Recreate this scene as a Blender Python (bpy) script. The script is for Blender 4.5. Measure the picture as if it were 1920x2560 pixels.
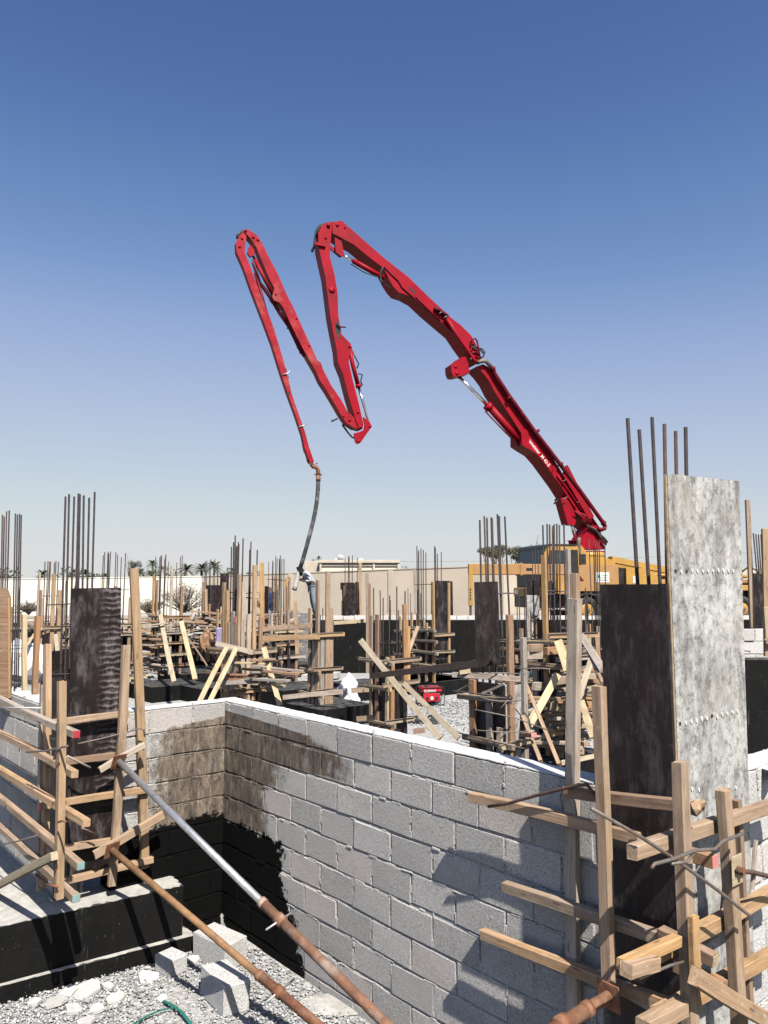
import bpy, bmesh, math, random
import numpy as np
from mathutils import Vector as V, Matrix
rad = math.radians
random.seed(7); rng = np.random.default_rng(7)
for o in list(bpy.data.objects): bpy.data.objects.remove(o)
scene = bpy.context.scene
COL = scene.collection

# ------------------------------------------------------------------ camera, sky, sun, exposure
EYE = V((0, 0, 2.93)); PITCH = rad(5.7); FPX = 1923.0
cd = bpy.data.cameras.new('camera'); cam = bpy.data.objects.new('camera', cd); COL.objects.link(cam)
cam.location = EYE; cam.rotation_euler = (rad(90) + PITCH, 0, 0)
cd.sensor_fit = 'VERTICAL'; cd.angle = 2*math.atan(1280/FPX); cd.clip_start = 0.05; cd.clip_end = 5000
scene.camera = cam
SUN_EL = rad(52); SUN_H = V((.375, -.927, 0)).normalized()
SUN = (SUN_H*math.cos(SUN_EL) + V((0, 0, math.sin(SUN_EL)))).normalized()
world = bpy.data.worlds.new('World'); scene.world = world; world.use_nodes = True
wn = world.node_tree.nodes; wl = world.node_tree.links
bgn = wn['Background']; sky = wn.new('ShaderNodeTexSky'); sky.sky_type = 'NISHITA'; sky.sun_disc = False
sky.sun_elevation = SUN_EL; sky.sun_rotation = math.atan2(SUN_H.x, SUN_H.y)
sky.altitude = 0; sky.air_density = 1.0; sky.dust_density = 0.5; sky.ozone_density = 1.0
SKY_S = 0.12; EXPO = 0.5; KS = .1427; KO = SKY_S*2**EXPO
# one tone curve for the whole sky (dusty desert air, camera contrast), the same in every direction
sc1 = wn.new('ShaderNodeVectorMath'); sc1.operation = 'SCALE'; sc1.inputs[3].default_value = KS
crv = wn.new('ShaderNodeRGBCurve'); sc2 = wn.new('ShaderNodeVectorMath'); sc2.operation = 'SCALE'; sc2.inputs[3].default_value = 1/KO
for ch, pts in enumerate(([(.13, .076), (.19, .165), (.296, .36), (.558, .555), (.922, .69), (1, .71)], [(.212, .150), (.285, .255), (.462, .465), (.783, .64), (1, .72)], [(.376, .366), (.50, .52), (.66, .672), (.80, .715), (1, .74)])):
    c_ = crv.mapping.curves[ch]
    c_.points[0].location = (0, 0); c_.points[1].location = pts[-1]
    for q in pts[:-1]: c_.points.new(*q)
crv.mapping.use_clip = False; crv.mapping.extend = 'HORIZONTAL'; crv.mapping.update()
wl.new(sky.outputs[0], sc1.inputs[0]); wl.new(sc1.outputs[0], crv.inputs['Color']); wl.new(crv.outputs[0], sc2.inputs[0]); wl.new(sc2.outputs[0], bgn.inputs[0])
bgn.inputs[1].default_value = SKY_S
sd = bpy.data.lights.new('sun', 'SUN'); sun = bpy.data.objects.new('sun', sd); COL.objects.link(sun)
sd.energy = 5.0; sd.angle = rad(0.53); sd.color = (1.0, .955, .88)
sun.rotation_euler = SUN.to_track_quat('Z', 'Y').to_euler(); sun.location = (10, -20, 40)
vs = scene.view_settings; vs.view_transform = 'Standard'; vs.look = 'None'; vs.exposure = EXPO; vs.gamma = 1
vs.use_curve_mapping = False
scene.cycles.diffuse_bounces = 0

# ------------------------------------------------------------------ measuring helpers (photo pixel -> point at a known distance / plane)
VW = {'S': (0, 0, 1), 'A1': (0, 1200, 2.592), 'A2': (500, 1300, 2.592), 'A3': (900, 1250, 2.592), 'A4': (1280, 1250, 2.592),
      'B1': (0, 1700, 2.572), 'B2': (500, 1700, 2.572), 'B3': (1100, 1700, 2.023), 'C1': (560, 530, 3.6875),
      'C2': (960, 640, 4.1475), 'C3': (1120, 900, 3.770), 'C4': (660, 1080, 4.423), 'D1': (1160, 1300, 3.19),
      'D2': (1640, 1200, 2.836), 'D3': (0, 1380, 4.608), 'D4': (300, 1380, 4.1475), 'D5': (640, 1380, 5.925),
      'D6': (1380, 2000, 3.072), 'D7': (1140, 1540, 4.366)}
_up = V((0, -math.sin(PITCH), math.cos(PITCH))); _fw = V((0, math.cos(PITCH), math.sin(PITCH)))
def ray(v, x, y):
    a, b, s = VW[v]; x = a + x/s; y = b + y/s
    return V((x - 960, 0, 0)) + _up*(1280 - y) + _fw*FPX
def atY(v, x, y, Y): d = ray(v, x, y); return EYE + d*(Y/d.y)
def atZ(v, x, y, z): d = ray(v, x, y); return EYE + d*((z - EYE.z)/d.z)
def atP(v, x, y, p0, n): d = ray(v, x, y); return EYE + d*((p0 - EYE).dot(n)/d.dot(n))
def gx(px, Y): return atY('S', px, 1472, Y).x          # sideways position of a column of the photo at distance Y

# ------------------------------------------------------------------ materials
MATS = {}
def newmat(n):
    m = bpy.data.materials.new(n); m.use_nodes = True; t = m.node_tree
    return m, t, t.nodes['Principled BSDF']
def N(t, ty, **k):
    n = t.nodes.new(ty)
    for a, b in k.items():
        if a in n.inputs.keys(): n.inputs[a].default_value = b
        else: setattr(n, a, b)
    return n
def L(t, a, b): t.links.new(a, b)
def coords(t, kind='Object', scale=(1, 1, 1), rnd=40.0):
    tc = N(t, 'ShaderNodeTexCoord'); mp = N(t, 'ShaderNodeMapping'); mp.inputs['Scale'].default_value = scale
    L(t, tc.outputs[kind], mp.inputs['Vector'])
    if rnd:
        oi = N(t, 'ShaderNodeObjectInfo'); mu = N(t, 'ShaderNodeMath', operation='MULTIPLY'); mu.inputs[1].default_value = rnd
        L(t, oi.outputs['Random'], mu.inputs[0]); L(t, mu.outputs[0], mp.inputs['Location'])
    return mp.outputs[0]
def noise(t, vec, scale, detail=5, rough=.6, dist=0):
    n = N(t, 'ShaderNodeTexNoise'); n.inputs['Scale'].default_value = scale; n.inputs['Detail'].default_value = detail
    n.inputs['Roughness'].default_value = rough; n.inputs['Distortion'].default_value = dist
    if vec is not None: L(t, vec, n.inputs['Vector'])
    return n.outputs['Fac']
def ramp(t, fac, stops, interp='LINEAR'):
    r = N(t, 'ShaderNodeValToRGB'); e = r.color_ramp.elements; r.color_ramp.interpolation = interp
    while len(e) < len(stops): e.new(.5)
    for i, (p, c) in enumerate(stops):
        e[i].position = p
        if not isinstance(c, tuple): c = (c, c, c)
        e[i].color = (*c, 1)
    L(t, fac, r.inputs[0]); return r.outputs[0]
def mix(t, fac, a, b, mode='MIX'):
    m = N(t, 'ShaderNodeMix', data_type='RGBA', blend_type=mode)
    for s, val in ((m.inputs[0], fac), (m.inputs[6], a), (m.inputs[7], b)):
        if isinstance(val, (int, float)): s.default_value = val
        elif isinstance(val, tuple): s.default_value = (*val, 1)
        else: L(t, val, s)
    return m.outputs[2]
def math_(t, op, a, b=None, clamp=False):
    m = N(t, 'ShaderNodeMath', operation=op); m.use_clamp = clamp
    for i, val in enumerate((a, b)):
        if val is None: continue
        if isinstance(val, (int, float)): m.inputs[i].default_value = val
        else: L(t, val, m.inputs[i])
    return m.outputs[0]
def bump(t, bs, h, strength=.4, dist=.01):
    b = N(t, 'ShaderNodeBump'); b.inputs['Strength'].default_value = strength; b.inputs['Distance'].default_value = dist
    L(t, h, b.inputs['Height']); L(t, b.outputs[0], bs.inputs['Normal'])
def randv(t, lo, hi):
    oi = N(t, 'ShaderNodeObjectInfo'); m = N(t, 'ShaderNodeMapRange'); m.inputs[3].default_value = lo; m.inputs[4].default_value = hi
    L(t, oi.outputs['Random'], m.inputs[0]); return m.outputs[0]
def simple(n, col, rough=.7, var=.25, sc=6, metal=0, bmp=0, dirt=None, dirtamt=.5):
    m, t, bs = newmat(n); vec = coords(t)
    f = noise(t, vec, sc); lo = tuple(c*(1 - var) for c in col); hi = tuple(min(1, c*(1 + var)) for c in col)
    c = ramp(t, f, [(.3, lo), (.7, hi)])
    if dirt: c = mix(t, ramp(t, noise(t, vec, sc*.45, 8, .7), [(.5, 0.0), (.68, dirtamt)]), c, dirt)
    L(t, c, bs.inputs['Base Color']); bs.inputs['Roughness'].default_value = rough; bs.inputs['Metallic'].default_value = metal
    if bmp: bump(t, bs, noise(t, vec, sc*4, 6), bmp)
    MATS[n] = m; return m
def wood(n, a, b, grey=.25):
    m, t, bs = newmat(n)
    v1 = coords(t, scale=(1.0, 16, 16)); v2 = coords(t, scale=(.5, 1, 1)); v3 = coords(t, scale=(2, 90, 90))
    g = noise(t, v1, 2.2, 8, .65, .6); f = noise(t, v3, 1.0, 4, .6)
    c = ramp(t, g, [(.28, a), (.5, tuple((x + y)/2 for x, y in zip(a, b))), (.72, b)])
    c = mix(t, .35, c, ramp(t, f, [(.3, .25), (.7, 1.0)]), 'MULTIPLY')
    st = noise(t, v2, 5, 8, .7)
    c = mix(t, ramp(t, st, [(.5, 0.0), (.75, grey)]), c, (.36, .33, .29))
    gr = noise(t, coords(t, scale=(.8, 2.2, 2.2)), 4.5, 9, .72)
    c = mix(t, ramp(t, gr, [(.5, 0.0), (.68, .55)]), c, (.15, .105, .07))
    spl = noise(t, coords(t), 30, 5, .7)
    c = mix(t, ramp(t, spl, [(.62, 0.0), (.70, .6)]), c, (.58, .56, .52))
    kn = N(t, 'ShaderNodeTexVoronoi'); kn.inputs['Scale'].default_value = 3.0; L(t, coords(t, scale=(1.2, 6, 6)), kn.inputs['Vector'])
    c = mix(t, ramp(t, kn.outputs['Distance'], [(.06, .75), (.13, 0.0)]), c, (.1, .055, .03))
    hsv = N(t, 'ShaderNodeHueSaturation'); L(t, c, hsv.inputs['Color']); L(t, randv(t, .74, 1.12), hsv.inputs['Value'])
    L(t, randv(t, .85, 1.2), hsv.inputs['Saturation'])
    L(t, hsv.outputs[0], bs.inputs['Base Color']); bs.inputs['Roughness'].default_value = .8
    bump(t, bs, math_(t, 'ADD', f, g), .35, .004); MATS[n] = m; return m
wood('wood_tan', (.36, .225, .135), (.66, .48, .33), .28); wood('wood_pale', (.46, .36, .22), (.70, .58, .40), .2)
wood('wood_grey', (.40, .32, .255), (.68, .58, .48), .45); wood('wood_brown', (.27, .145, .08), (.54, .34, .21), .25)
wood('wood_orange', (.46, .26, .12), (.70, .465, .245), .15)

def ply_dark(n, streak):
    m, t, bs = newmat(n); v = coords(t, rnd=9)
    c = ramp(t, noise(t, v, 5, 8, .65), [(.3, (.006, .005, .005)), (.55, (.017, .010, .010)), (.75, (.036, .021, .019))])
    sm = noise(t, coords(t, scale=(1.5, 1, .5), rnd=9), 7, 9, .78, .25)
    c = mix(t, ramp(t, sm, [(.5, 0.0), (.72, .45 if streak else .26)]), c, (.30, .27, .27))
    fl = noise(t, v, 42, 6, .75); c = mix(t, ramp(t, fl, [(.65, 0.0), (.74, .38)]), c, (.42, .40, .38))
    dr = noise(t, coords(t, scale=(6, 6, .7), rnd=9), 4, 8, .75); c = mix(t, ramp(t, dr, [(.55, 0.0), (.74, .12)]), c, (.30, .28, .27))
    if streak:   # worn film: horizontal ribbed scrape marks in the upper part
        w = N(t, 'ShaderNodeTexWave', bands_direction='Z'); w.inputs['Scale'].default_value = 6.5; w.inputs['Distortion'].default_value = 4.5
        w.inputs['Detail'].default_value = 3; w.inputs['Detail Scale'].default_value = 2
        tc = N(t, 'ShaderNodeTexCoord'); L(t, tc.outputs['Object'], w.inputs['Vector'])
        sx = N(t, 'ShaderNodeSeparateXYZ'); L(t, tc.outputs['Object'], sx.inputs[0])
        msk = math_(t, 'MULTIPLY', ramp(t, sx.outputs[0], [(.16, 0.0), (.24, 1.0)]), ramp(t, sx.outputs[2], [(.50, 0.0), (.62, 1.0)]))
        c = mix(t, math_(t, 'MULTIPLY', msk, math_(t, 'MULTIPLY', ramp(t, w.outputs['Fac'], [(.55, 0.0), (.85, .5)]), ramp(t, sm, [(.38, .15), (.58, 1.0)]))), c, (.35, .31, .30))
        bump(t, bs, math_(t, 'MULTIPLY', msk, w.outputs['Fac']), .5, .006)
    L(t, c, bs.inputs['Base Color']); L(t, ramp(t, sm, [(.4, .5), (.7, .8)]), bs.inputs['Roughness']); bs.inputs['Specular IOR Level'].default_value = .3; MATS[n] = m
ply_dark('ply_dark', False); ply_dark('ply_scraped', True)
def ply_grey():
    m, t, bs = newmat('ply_grey'); v = coords(t, rnd=0); vs_ = coords(t, scale=(1.6, 1.6, .55), rnd=0)
    c = ramp(t, noise(t, vs_, 4.5, 10, .72, .3), [(.34, (.14, .137, .13)), (.47, (.34, .335, .32)), (.60, (.58, .57, .545))])
    c = mix(t, ramp(t, noise(t, v, 2.6, 8, .65), [(.46, 0.0), (.62, .75)]), c, (.62, .61, .58))
    c = mix(t, ramp(t, noise(t, v, 14, 12, .84, .3), [(.48, 0.0), (.60, .8)]), c, (.075, .07, .066))
    c = mix(t, ramp(t, noise(t, coords(t, scale=(1, 1, 4), rnd=0), 14, 9, .8, .6), [(.60, 0.0), (.66, .75)]), c, (.055, .05, .048))
    c = mix(t, ramp(t, noise(t, v, 3.2, 6, .6), [(.5, 0.0), (.7, .4)]), c, (.42, .36, .28))
    c = mix(t, ramp(t, noise(t, v, 38, 6, .75), [(.58, 0.0), (.66, .8)]), c, (.72, .71, .68))
    L(t, c, bs.inputs['Base Color']); bs.inputs['Roughness'].default_value = .8; bump(t, bs, noise(t, v, 22, 10, .75), .5, .006); MATS['ply_grey'] = m
ply_grey()
simple('ply_edge', (.42, .30, .18), .85, .3, 30); simple('plug', (.70, .68, .62), .6, .1, 30)

def concrete_block(n, Cn=None, D=None, zs=None, blackz=.9, blackt=None, dark=1.0, col=(.55, .528, .495)):
    """block; with Cn/D: smears of bitumen given along the wall (distance from the corner) and by height"""
    m, t, bs = newmat(n); v = coords(t)
    f = noise(t, v, 90, 4, .7); b = noise(t, v, 4, 5)
    lo = tuple(c*.72 for c in col); hi = tuple(c*1.22 for c in col)
    c = ramp(t, f, [(.34, lo), (.50, col), (.64, hi)])
    c = mix(t, ramp(t, b, [(.4, 0.0), (.7, .3)]), c, (.53, .47, .43))
    hsv = N(t, 'ShaderNodeHueSaturation'); L(t, c, hsv.inputs['Color']); L(t, randv(t, .84, 1.12), hsv.inputs['Value']); c = hsv.outputs[0]
    pin = ramp(t, randv(t, 0, 1), [(.80, 0.0), (.9, .45)]); c = mix(t, pin, c, (.56, .475, .435))
    ro = .92; pores = ramp(t, noise(t, v, 130, 3, .6), [(.30, 0.0), (.42, 1.0)])
    c = mix(t, pores, tuple(x*.45 for x in col), c)
    h = math_(t, 'ADD', math_(t, 'MULTIPLY', noise(t, v, 55, 6, .75), 1.0), math_(t, 'MULTIPLY', pores, .5))
    if Cn is not None:
        g = N(t, 'ShaderNodeNewGeometry'); sub = N(t, 'ShaderNodeVectorMath', operation='SUBTRACT'); sub.inputs[1].default_value = Cn
        L(t, g.outputs['Position'], sub.inputs[0]); dt = N(t, 'ShaderNodeVectorMath', operation='DOT_PRODUCT'); dt.inputs[1].default_value = D
        L(t, sub.outputs[0], dt.inputs[0]); sep = N(t, 'ShaderNodeSeparateXYZ'); L(t, g.outputs['Position'], sep.inputs[0])
        u = dt.outputs['Value']; z01 = math_(t, 'MULTIPLY', sep.outputs[2], .5)
        wv = N(t, 'ShaderNodeMapping'); L(t, g.outputs['Position'], wv.inputs['Vector']); wv.inputs['Scale'].default_value = (9, 9, 3.0)
        ns = noise(t, wv.outputs[0], 1.1, 8, .75, .6); ns2 = noise(t, g.outputs['Position'], 22, 8, .8)
        wob = math_(t, 'ADD', math_(t, 'MULTIPLY', math_(t, 'SUBTRACT', ns2, .5), .34), math_(t, 'MULTIPLY', math_(t, 'SUBTRACT', noise(t, g.outputs['Position'], 5.5, 5, .65), .5), .55))
        lim = math_(t, 'MULTIPLY', ramp(t, z01, [(z/2, l/2.5) for z, l in zs], 'LINEAR'), 2.5)
        e = math_(t, 'SUBTRACT', math_(t, 'ADD', lim, wob), u)
        big = noise(t, g.outputs['Position'], 3.2, 6, .65); cov = math_(t, 'MULTIPLY', ramp(t, e, [(0.0, 0.0), (.38, 1.0)]), 1.0)
        s_ = math_(t, 'ADD', math_(t, 'ADD', math_(t, 'MULTIPLY', cov, .62), math_(t, 'MULTIPLY', ns, .75)), math_(t, 'MULTIPLY', math_(t, 'SUBTRACT', big, .5), .7))
        brown = math_(t, 'MULTIPLY', ramp(t, s_, [(.62, 0.0), (.92, .93)]), ramp(t, e, [(0.0, 0.0), (.02, 1.0)]))
        k = 1.0/dark
        bc = ramp(t, noise(t, wv.outputs[0], 1.7, 9, .82, .8), [(.36, tuple(k*x for x in (.016, .012, .009))), (.47, tuple(k*x for x in (.10, .074, .053))), (.58, tuple(k*x for x in (.22, .17, .125))), (.72, tuple(k*x for x in (.34, .285, .23)))])
        c = mix(t, brown, c, bc)
        bl = math_(t, 'SUBTRACT', math_(t, 'ADD', math_(t, 'MULTIPLY', ramp(t, z01, [(z/2, l/2.5) for z, l in blackt], 'LINEAR'), 2.5), math_(t, 'MULTIPLY', wob, .7)), u)
        top = math_(t, 'SUBTRACT', math_(t, 'ADD', blackz, math_(t, 'MULTIPLY', wob, .35)), sep.outputs[2])
        blk = math_(t, 'MULTIPLY', ramp(t, bl, [(0.0, 0.0), (.03, 1.0)]), ramp(t, top, [(0.0, 0.0), (.02, 1.0)]))
        dust = ramp(t, noise(t, g.outputs['Position'], 45, 6, .8), [(.66, 0.0), (.72, .5)])
        c = mix(t, blk, c, mix(t, dust, (.004, .004, .004), (.25, .24, .23)))
        L(t, math_(t, 'SUBTRACT', ro, math_(t, 'MULTIPLY', blk, .12)), bs.inputs['Roughness']); L(t, math_(t, 'SUBTRACT', .4, math_(t, 'MULTIPLY', blk, .3)), bs.inputs['Specular IOR Level'])
    else: bs.inputs['Roughness'].default_value = ro
    L(t, c, bs.inputs['Base Color']); bump(t, bs, h, 1.0, .008); MATS[n] = m; return m
concrete_block('block_plain'); concrete_block('block_joint', col=(.55, .54, .51)); concrete_block('block_white', col=(.68, .67, .645))
simple('cement_cap', (.62, .61, .585), .95, .14, 16, bmp=.7, dirt=(.45, .44, .42), dirtamt=.7); simple('mortar', (.33, .32, .31), .95, .4, 40, bmp=.8); simple('concrete', (.44, .42, .385), .9, .22, 14, bmp=.4, dirt=(.62, .6, .55), dirtamt=.6)
def bitumen():
    m, t, bs = newmat('bitumen'); g = N(t, 'ShaderNodeNewGeometry'); p = g.outputs['Position']
    c = ramp(t, noise(t, p, 3, 8, .7), [(.35, (.0035, .0035, .0035)), (.7, (.010, .0095, .009))])
    c = mix(t, ramp(t, noise(t, p, 34, 6, .8), [(.64, 0.0), (.70, .7)]), c, (.42, .41, .38))
    mp = N(t, 'ShaderNodeMapping'); mp.inputs['Scale'].default_value = (9, 9, 1.2); L(t, p, mp.inputs['Vector'])
    c = mix(t, ramp(t, noise(t, mp.outputs[0], 1.5, 8, .75), [(.60, 0.0), (.72, .35)]), c, (.30, .29, .27))
    nz = N(t, 'ShaderNodeSeparateXYZ'); L(t, g.outputs['Normal'], nz.inputs[0])     # dust lies on what faces up
    dn = ramp(t, noise(t, p, 7, 8, .75), [(.38, 0.0), (.62, .38)])
    c = mix(t, math_(t, 'MULTIPLY', math_(t, 'MAXIMUM', nz.outputs[2], 0.0), dn), c, (.30, .29, .27))
    L(t, c, bs.inputs['Base Color']); bs.inputs['Roughness'].default_value = .8; bs.inputs['Specular IOR Level'].default_value = .2; bump(t, bs, noise(t, p, 28, 6), .35, .006); MATS['bitumen'] = m
bitumen()
def ground_mat(n, a, b, d, sc, bs_=.6):
    m, t, bs = newmat(n); g = N(t, 'ShaderNodeNewGeometry'); p = g.outputs['Position']
    vo = N(t, 'ShaderNodeTexVoronoi'); vo.inputs['Scale'].default_value = sc; L(t, p, vo.inputs['Vector'])
    sp = N(t, 'ShaderNodeSeparateXYZ'); L(t, vo.outputs['Color'], sp.inputs[0])
    c = ramp(t, sp.outputs[0], [(.05, a), (.55, b), (.95, d)])
    c = mix(t, ramp(t, noise(t, p, .9, 7, .65), [(.4, 0.0), (.62, .85)]), c, b)
    c = mix(t, ramp(t, noise(t, p, .25, 4, .6), [(.4, 0.0), (.7, .35)]), c, tuple(x*.8 for x in b))
    L(t, c, bs.inputs['Base Color']); bs.inputs['Roughness'].default_value = .95
    bump(t, bs, math_(t, 'ADD', vo.outputs['Distance'], noise(t, p, sc*.6, 6)), bs_, .02); MATS[n] = m
ground_mat('gravel_bed', (.18, .18, .175), (.42, .41, .385), (.60, .59, .57), 38); ground_mat('dirt', (.30, .25, .19), (.38, .32, .25), (.46, .40, .32), 9, .4)
simple('stone', (.40, .40, .40), .9, .3, 20); simple('rubble', (.54, .525, .49), .92, .15, 12, bmp=.5)
simple('rebar_steel', (.062, .052, .052), .6, .4, 25, .4, dirt=(.11, .062, .045), dirtamt=.5); simple('rebar_rust', (.115, .066, .052), .75, .3, 22, .2, bmp=.3)
def ribbed(n, src):
    m = MATS[src].copy(); t = m.node_tree; bs = t.nodes['Principled BSDF']
    w = N(t, 'ShaderNodeTexWave', bands_direction='X'); w.inputs['Scale'].default_value = 32; w.inputs['Distortion'].default_value = .3
    tc = N(t, 'ShaderNodeTexCoord'); L(t, tc.outputs['Object'], w.inputs['Vector'])
    bump(t, bs, w.outputs['Fac'], 1.0, .004); MATS[n] = m
ribbed('rebar_ribbed', 'rebar_steel'); ribbed('rebar_ribbed_rust', 'rebar_rust')
simple('tie_iron', (.20, .17, .15), .6, .3, 30, .5, dirt=(.25, .13, .07)); simple('rust', (.22, .09, .045), .8, .4, 16, .1, bmp=.4, dirt=(.45, .30, .2), dirtamt=.5)
simple('rust_yellow', (.28, .155, .075), .75, .35, 12, .1, bmp=.3, dirt=(.14, .07, .04), dirtamt=.7)
simple('rust_worn', (.24, .12, .07), .8, .4, 9, .1, bmp=.3, dirt=(.55, .47, .40), dirtamt=.6)
simple('galvanised', (.50, .51, .52), .45, .2, 30, .75, dirt=(.70, .69, .66), dirtamt=.7)
simple('boom_red', (.33, .004, .016), .5, .2, 1.6, dirt=(.16, .02, .02), dirtamt=.5); simple('boom_red_worn', (.34, .012, .024), .55, .25, 2.5, dirt=(.42, .16, .13), dirtamt=.5)
simple('pipe_red', (.13, .004, .014), .5, .25, 6, dirt=(.2, .05, .05)); simple('chrome', (.55, .57, .6), .18, .05, 6, 1.0)
simple('truck_yellow', (.50, .275, .062), .45, .12, 2.5, dirt=(.42, .26, .12), dirtamt=.4); simple('truck_tan', (.42, .23, .09), .5, .12, 3, dirt=(.36, .22, .12), dirtamt=.4)
simple('black_plastic', (.015, .015, .016), .5, .3, 8, dirt=(.12, .11, .10), dirtamt=.4); simple('rubber', (.028, .027, .027), .75, .3, 10, dirt=(.20, .18, .16), dirtamt=.5)
simple('hose_rubber', (.05, .05, .054), .8, .35, 4, bmp=.3, dirt=(.34, .34, .34), dirtamt=.85); simple('hose_cement', (.42, .41, .40), .9, .25, 12, bmp=.4)
simple('white_paint', (.82, .81, .78), .6, .05, 8); simple('red_paint', (.48, .04, .06), .6, .15, 12); simple('cyan_paint', (.26, .40, .38), .6, .15, 12)
simple('pink_paint', (.60, .22, .20), .65, .15, 12); simple('green_logo', (.05, .22, .15), .6, .1, 6)
simple('cream_plaster', (.88, .84, .72), .9, .04, .6); simple('beige_plaster', (.60, .51, .405), .9, .07, .5, dirt=(.48, .41, .33), dirtamt=.5)
simple('far_plaster', (.60, .52, .42), .9, .12, 1.2, dirt=(.42, .34, .27), dirtamt=.5); simple('far_cream', (.80, .73, .58), .9, .06, 1)
simple('skin', (.075, .045, .032), .6, .1, 10); simple('dark_cloth', (.012, .011, .012), .95, .3, 14)
simple('shirt', (.46, .48, .49), .9, .12, 7, bmp=.2, dirt=(.33, .34, .35)); simple('jeans', (.20, .23, .26), .9, .2, 9, bmp=.2, dirt=(.28, .32, .36)); simple('blue_cloth', (.018, .03, .10), .9, .25, 9)
simple('bag_white', (.80, .80, .80), .6, .06, 9); simple('strap_green', (.02, .16, .12), .6, .2, 20); simple('strap_white', (.75, .74, .70), .7, .1, 20)
simple('bark', (.10, .075, .055), .9, .3, 6, bmp=.4); simple('twig', (.17, .13, .095), .9, .25, 5); simple('palm_bark', (.14, .105, .075), .9, .3, 1.5)
simple('purple_cloth', (.30, .25, .40), .8, .15, 10); simple('red_machine', (.55, .02, .04), .4, .12, 6, dirt=(.4, .12, .1), dirtamt=.3)
for k_ in ('boom_red', 'boom_red_worn', 'pipe_red'): MATS[k_].node_tree.nodes['Principled BSDF'].inputs['Specular IOR Level'].default_value = .18
def leaf(n, a, b):
    m, t, bs = newmat(n); g = N(t, 'ShaderNodeNewGeometry')
    c = ramp(t, g.outputs['Random Per Island'], [(.1, a), (.9, b)]); L(t, c, bs.inputs['Base Color']); bs.inputs['Roughness'].default_value = .7
    MATS[n] = m
leaf('leaf_acacia', (.075, .080, .04), (.155, .15, .085)); leaf('leaf_palm', (.06, .085, .05), (.14, .16, .10)); leaf('leaf_far', (.06, .08, .045), (.12, .14, .08)); leaf('leaf_dry', (.13, .11, .075), (.24, .20, .14))
def glassmat():
    m, t, bs = newmat('cab_glass'); bs.inputs['Base Color'].default_value = (.03, .055, .06, 1); bs.inputs['Roughness'].default_value = .06
    bs.inputs['Metallic'].default_value = 0; bs.inputs['IOR'].default_value = 1.33; MATS['cab_glass'] = m
glassmat()

# ------------------------------------------------------------------ object helpers
WM = {}
def link(ob, M, parent):
    COL.objects.link(ob); M = M or Matrix.Identity(4); WM[ob.name] = M.copy()
    if parent is not None:
        ob.parent = parent; ob.matrix_parent_inverse = WM[parent.name].inverted(); ob.matrix_basis = M
    else: ob.matrix_basis = M
    return ob
def mesh(name, vs, fs, mat, smooth=False):
    me = bpy.data.meshes.new(name); me.from_pydata([tuple(v) for v in vs], [], fs)
    me.materials.append(MATS[mat])
    if smooth: me.polygons.foreach_set('use_smooth', [True]*len(me.polygons))
    me.update(); return me
def mk(name, vs, fs, mat, parent=None, M=None, smooth=False):
    return link(bpy.data.objects.new(name, mesh(name, vs, fs, mat, smooth)), M, parent)
def tag(o, label, cat, group=None, kind=None):
    if label: o['label'] = label
    if cat: o['category'] = cat
    if group: o['group'] = group
    if kind: o['kind'] = kind
    return o
def thing(name, label, cat, loc, group=None):
    o = bpy.data.objects.new(name, None); o.empty_display_size = .2; link(o, Matrix.Translation(V(loc)), None)
    return tag(o, label, cat, group)
def frame(p0, xdir, up):
    x = V(xdir).normalized(); z = (V(up) - x*V(up).dot(x)).normalized(); y = z.cross(x)
    M = Matrix((x, y, z)).transposed().to_4x4(); M.translation = p0; return M
def cbox(lx, ly, lz, c=.003, o=(0, 0, 0)):
    """chamfered box, centred; 44 triangles"""
    vs = []; fs = []; h = (lx/2, ly/2, lz/2); c = min(c, min(h)*.6); idx = {}
    for sx in (-1, 1):
        for sy in (-1, 1):
            for sz in (-1, 1):
                for ax in range(3):
                    p = [sx*(h[0] - c), sy*(h[1] - c), sz*(h[2] - c)]; p[ax] = (sx, sy, sz)[ax]*h[ax]
                    idx[(sx, sy, sz, ax)] = len(vs); vs.append((p[0] + o[0], p[1] + o[1], p[2] + o[2]))
    def k(s, ax): return idx[(*s, ax)]
    for ax in range(3):
        b, d = [(1, 2), (2, 0), (0, 1)][ax]
        for s in (-1, 1):
            q = []
            for (u, w) in ((-1, -1), (1, -1), (1, 1), (-1, 1)):
                t = [0, 0, 0]; t[ax] = s; t[b] = u; t[d] = w; q.append(k(t, ax))
            fs.append(q if s > 0 else q[::-1])
    for ax in range(3):
        b, d = [(1, 2), (2, 0), (0, 1)][ax]
        for u in (-1, 1):
            for w in (-1, 1):
                t0 = [0]*3; t1 = [0]*3; t0[ax] = -1; t1[ax] = 1
                for t in (t0, t1): t[b] = u; t[d] = w
                q = [k(t0, b), k(t1, b), k(t1, d), k(t0, d)]; fs.append(q if u*w < 0 else q[::-1])
    for sx in (-1, 1):
        for sy in (-1, 1):
            for sz in (-1, 1):
                s = (sx, sy, sz); q = [k(s, 0), k(s, 1), k(s, 2)]; fs.append(q if sx*sy*sz > 0 else q[::-1])
    return vs, fs
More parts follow.
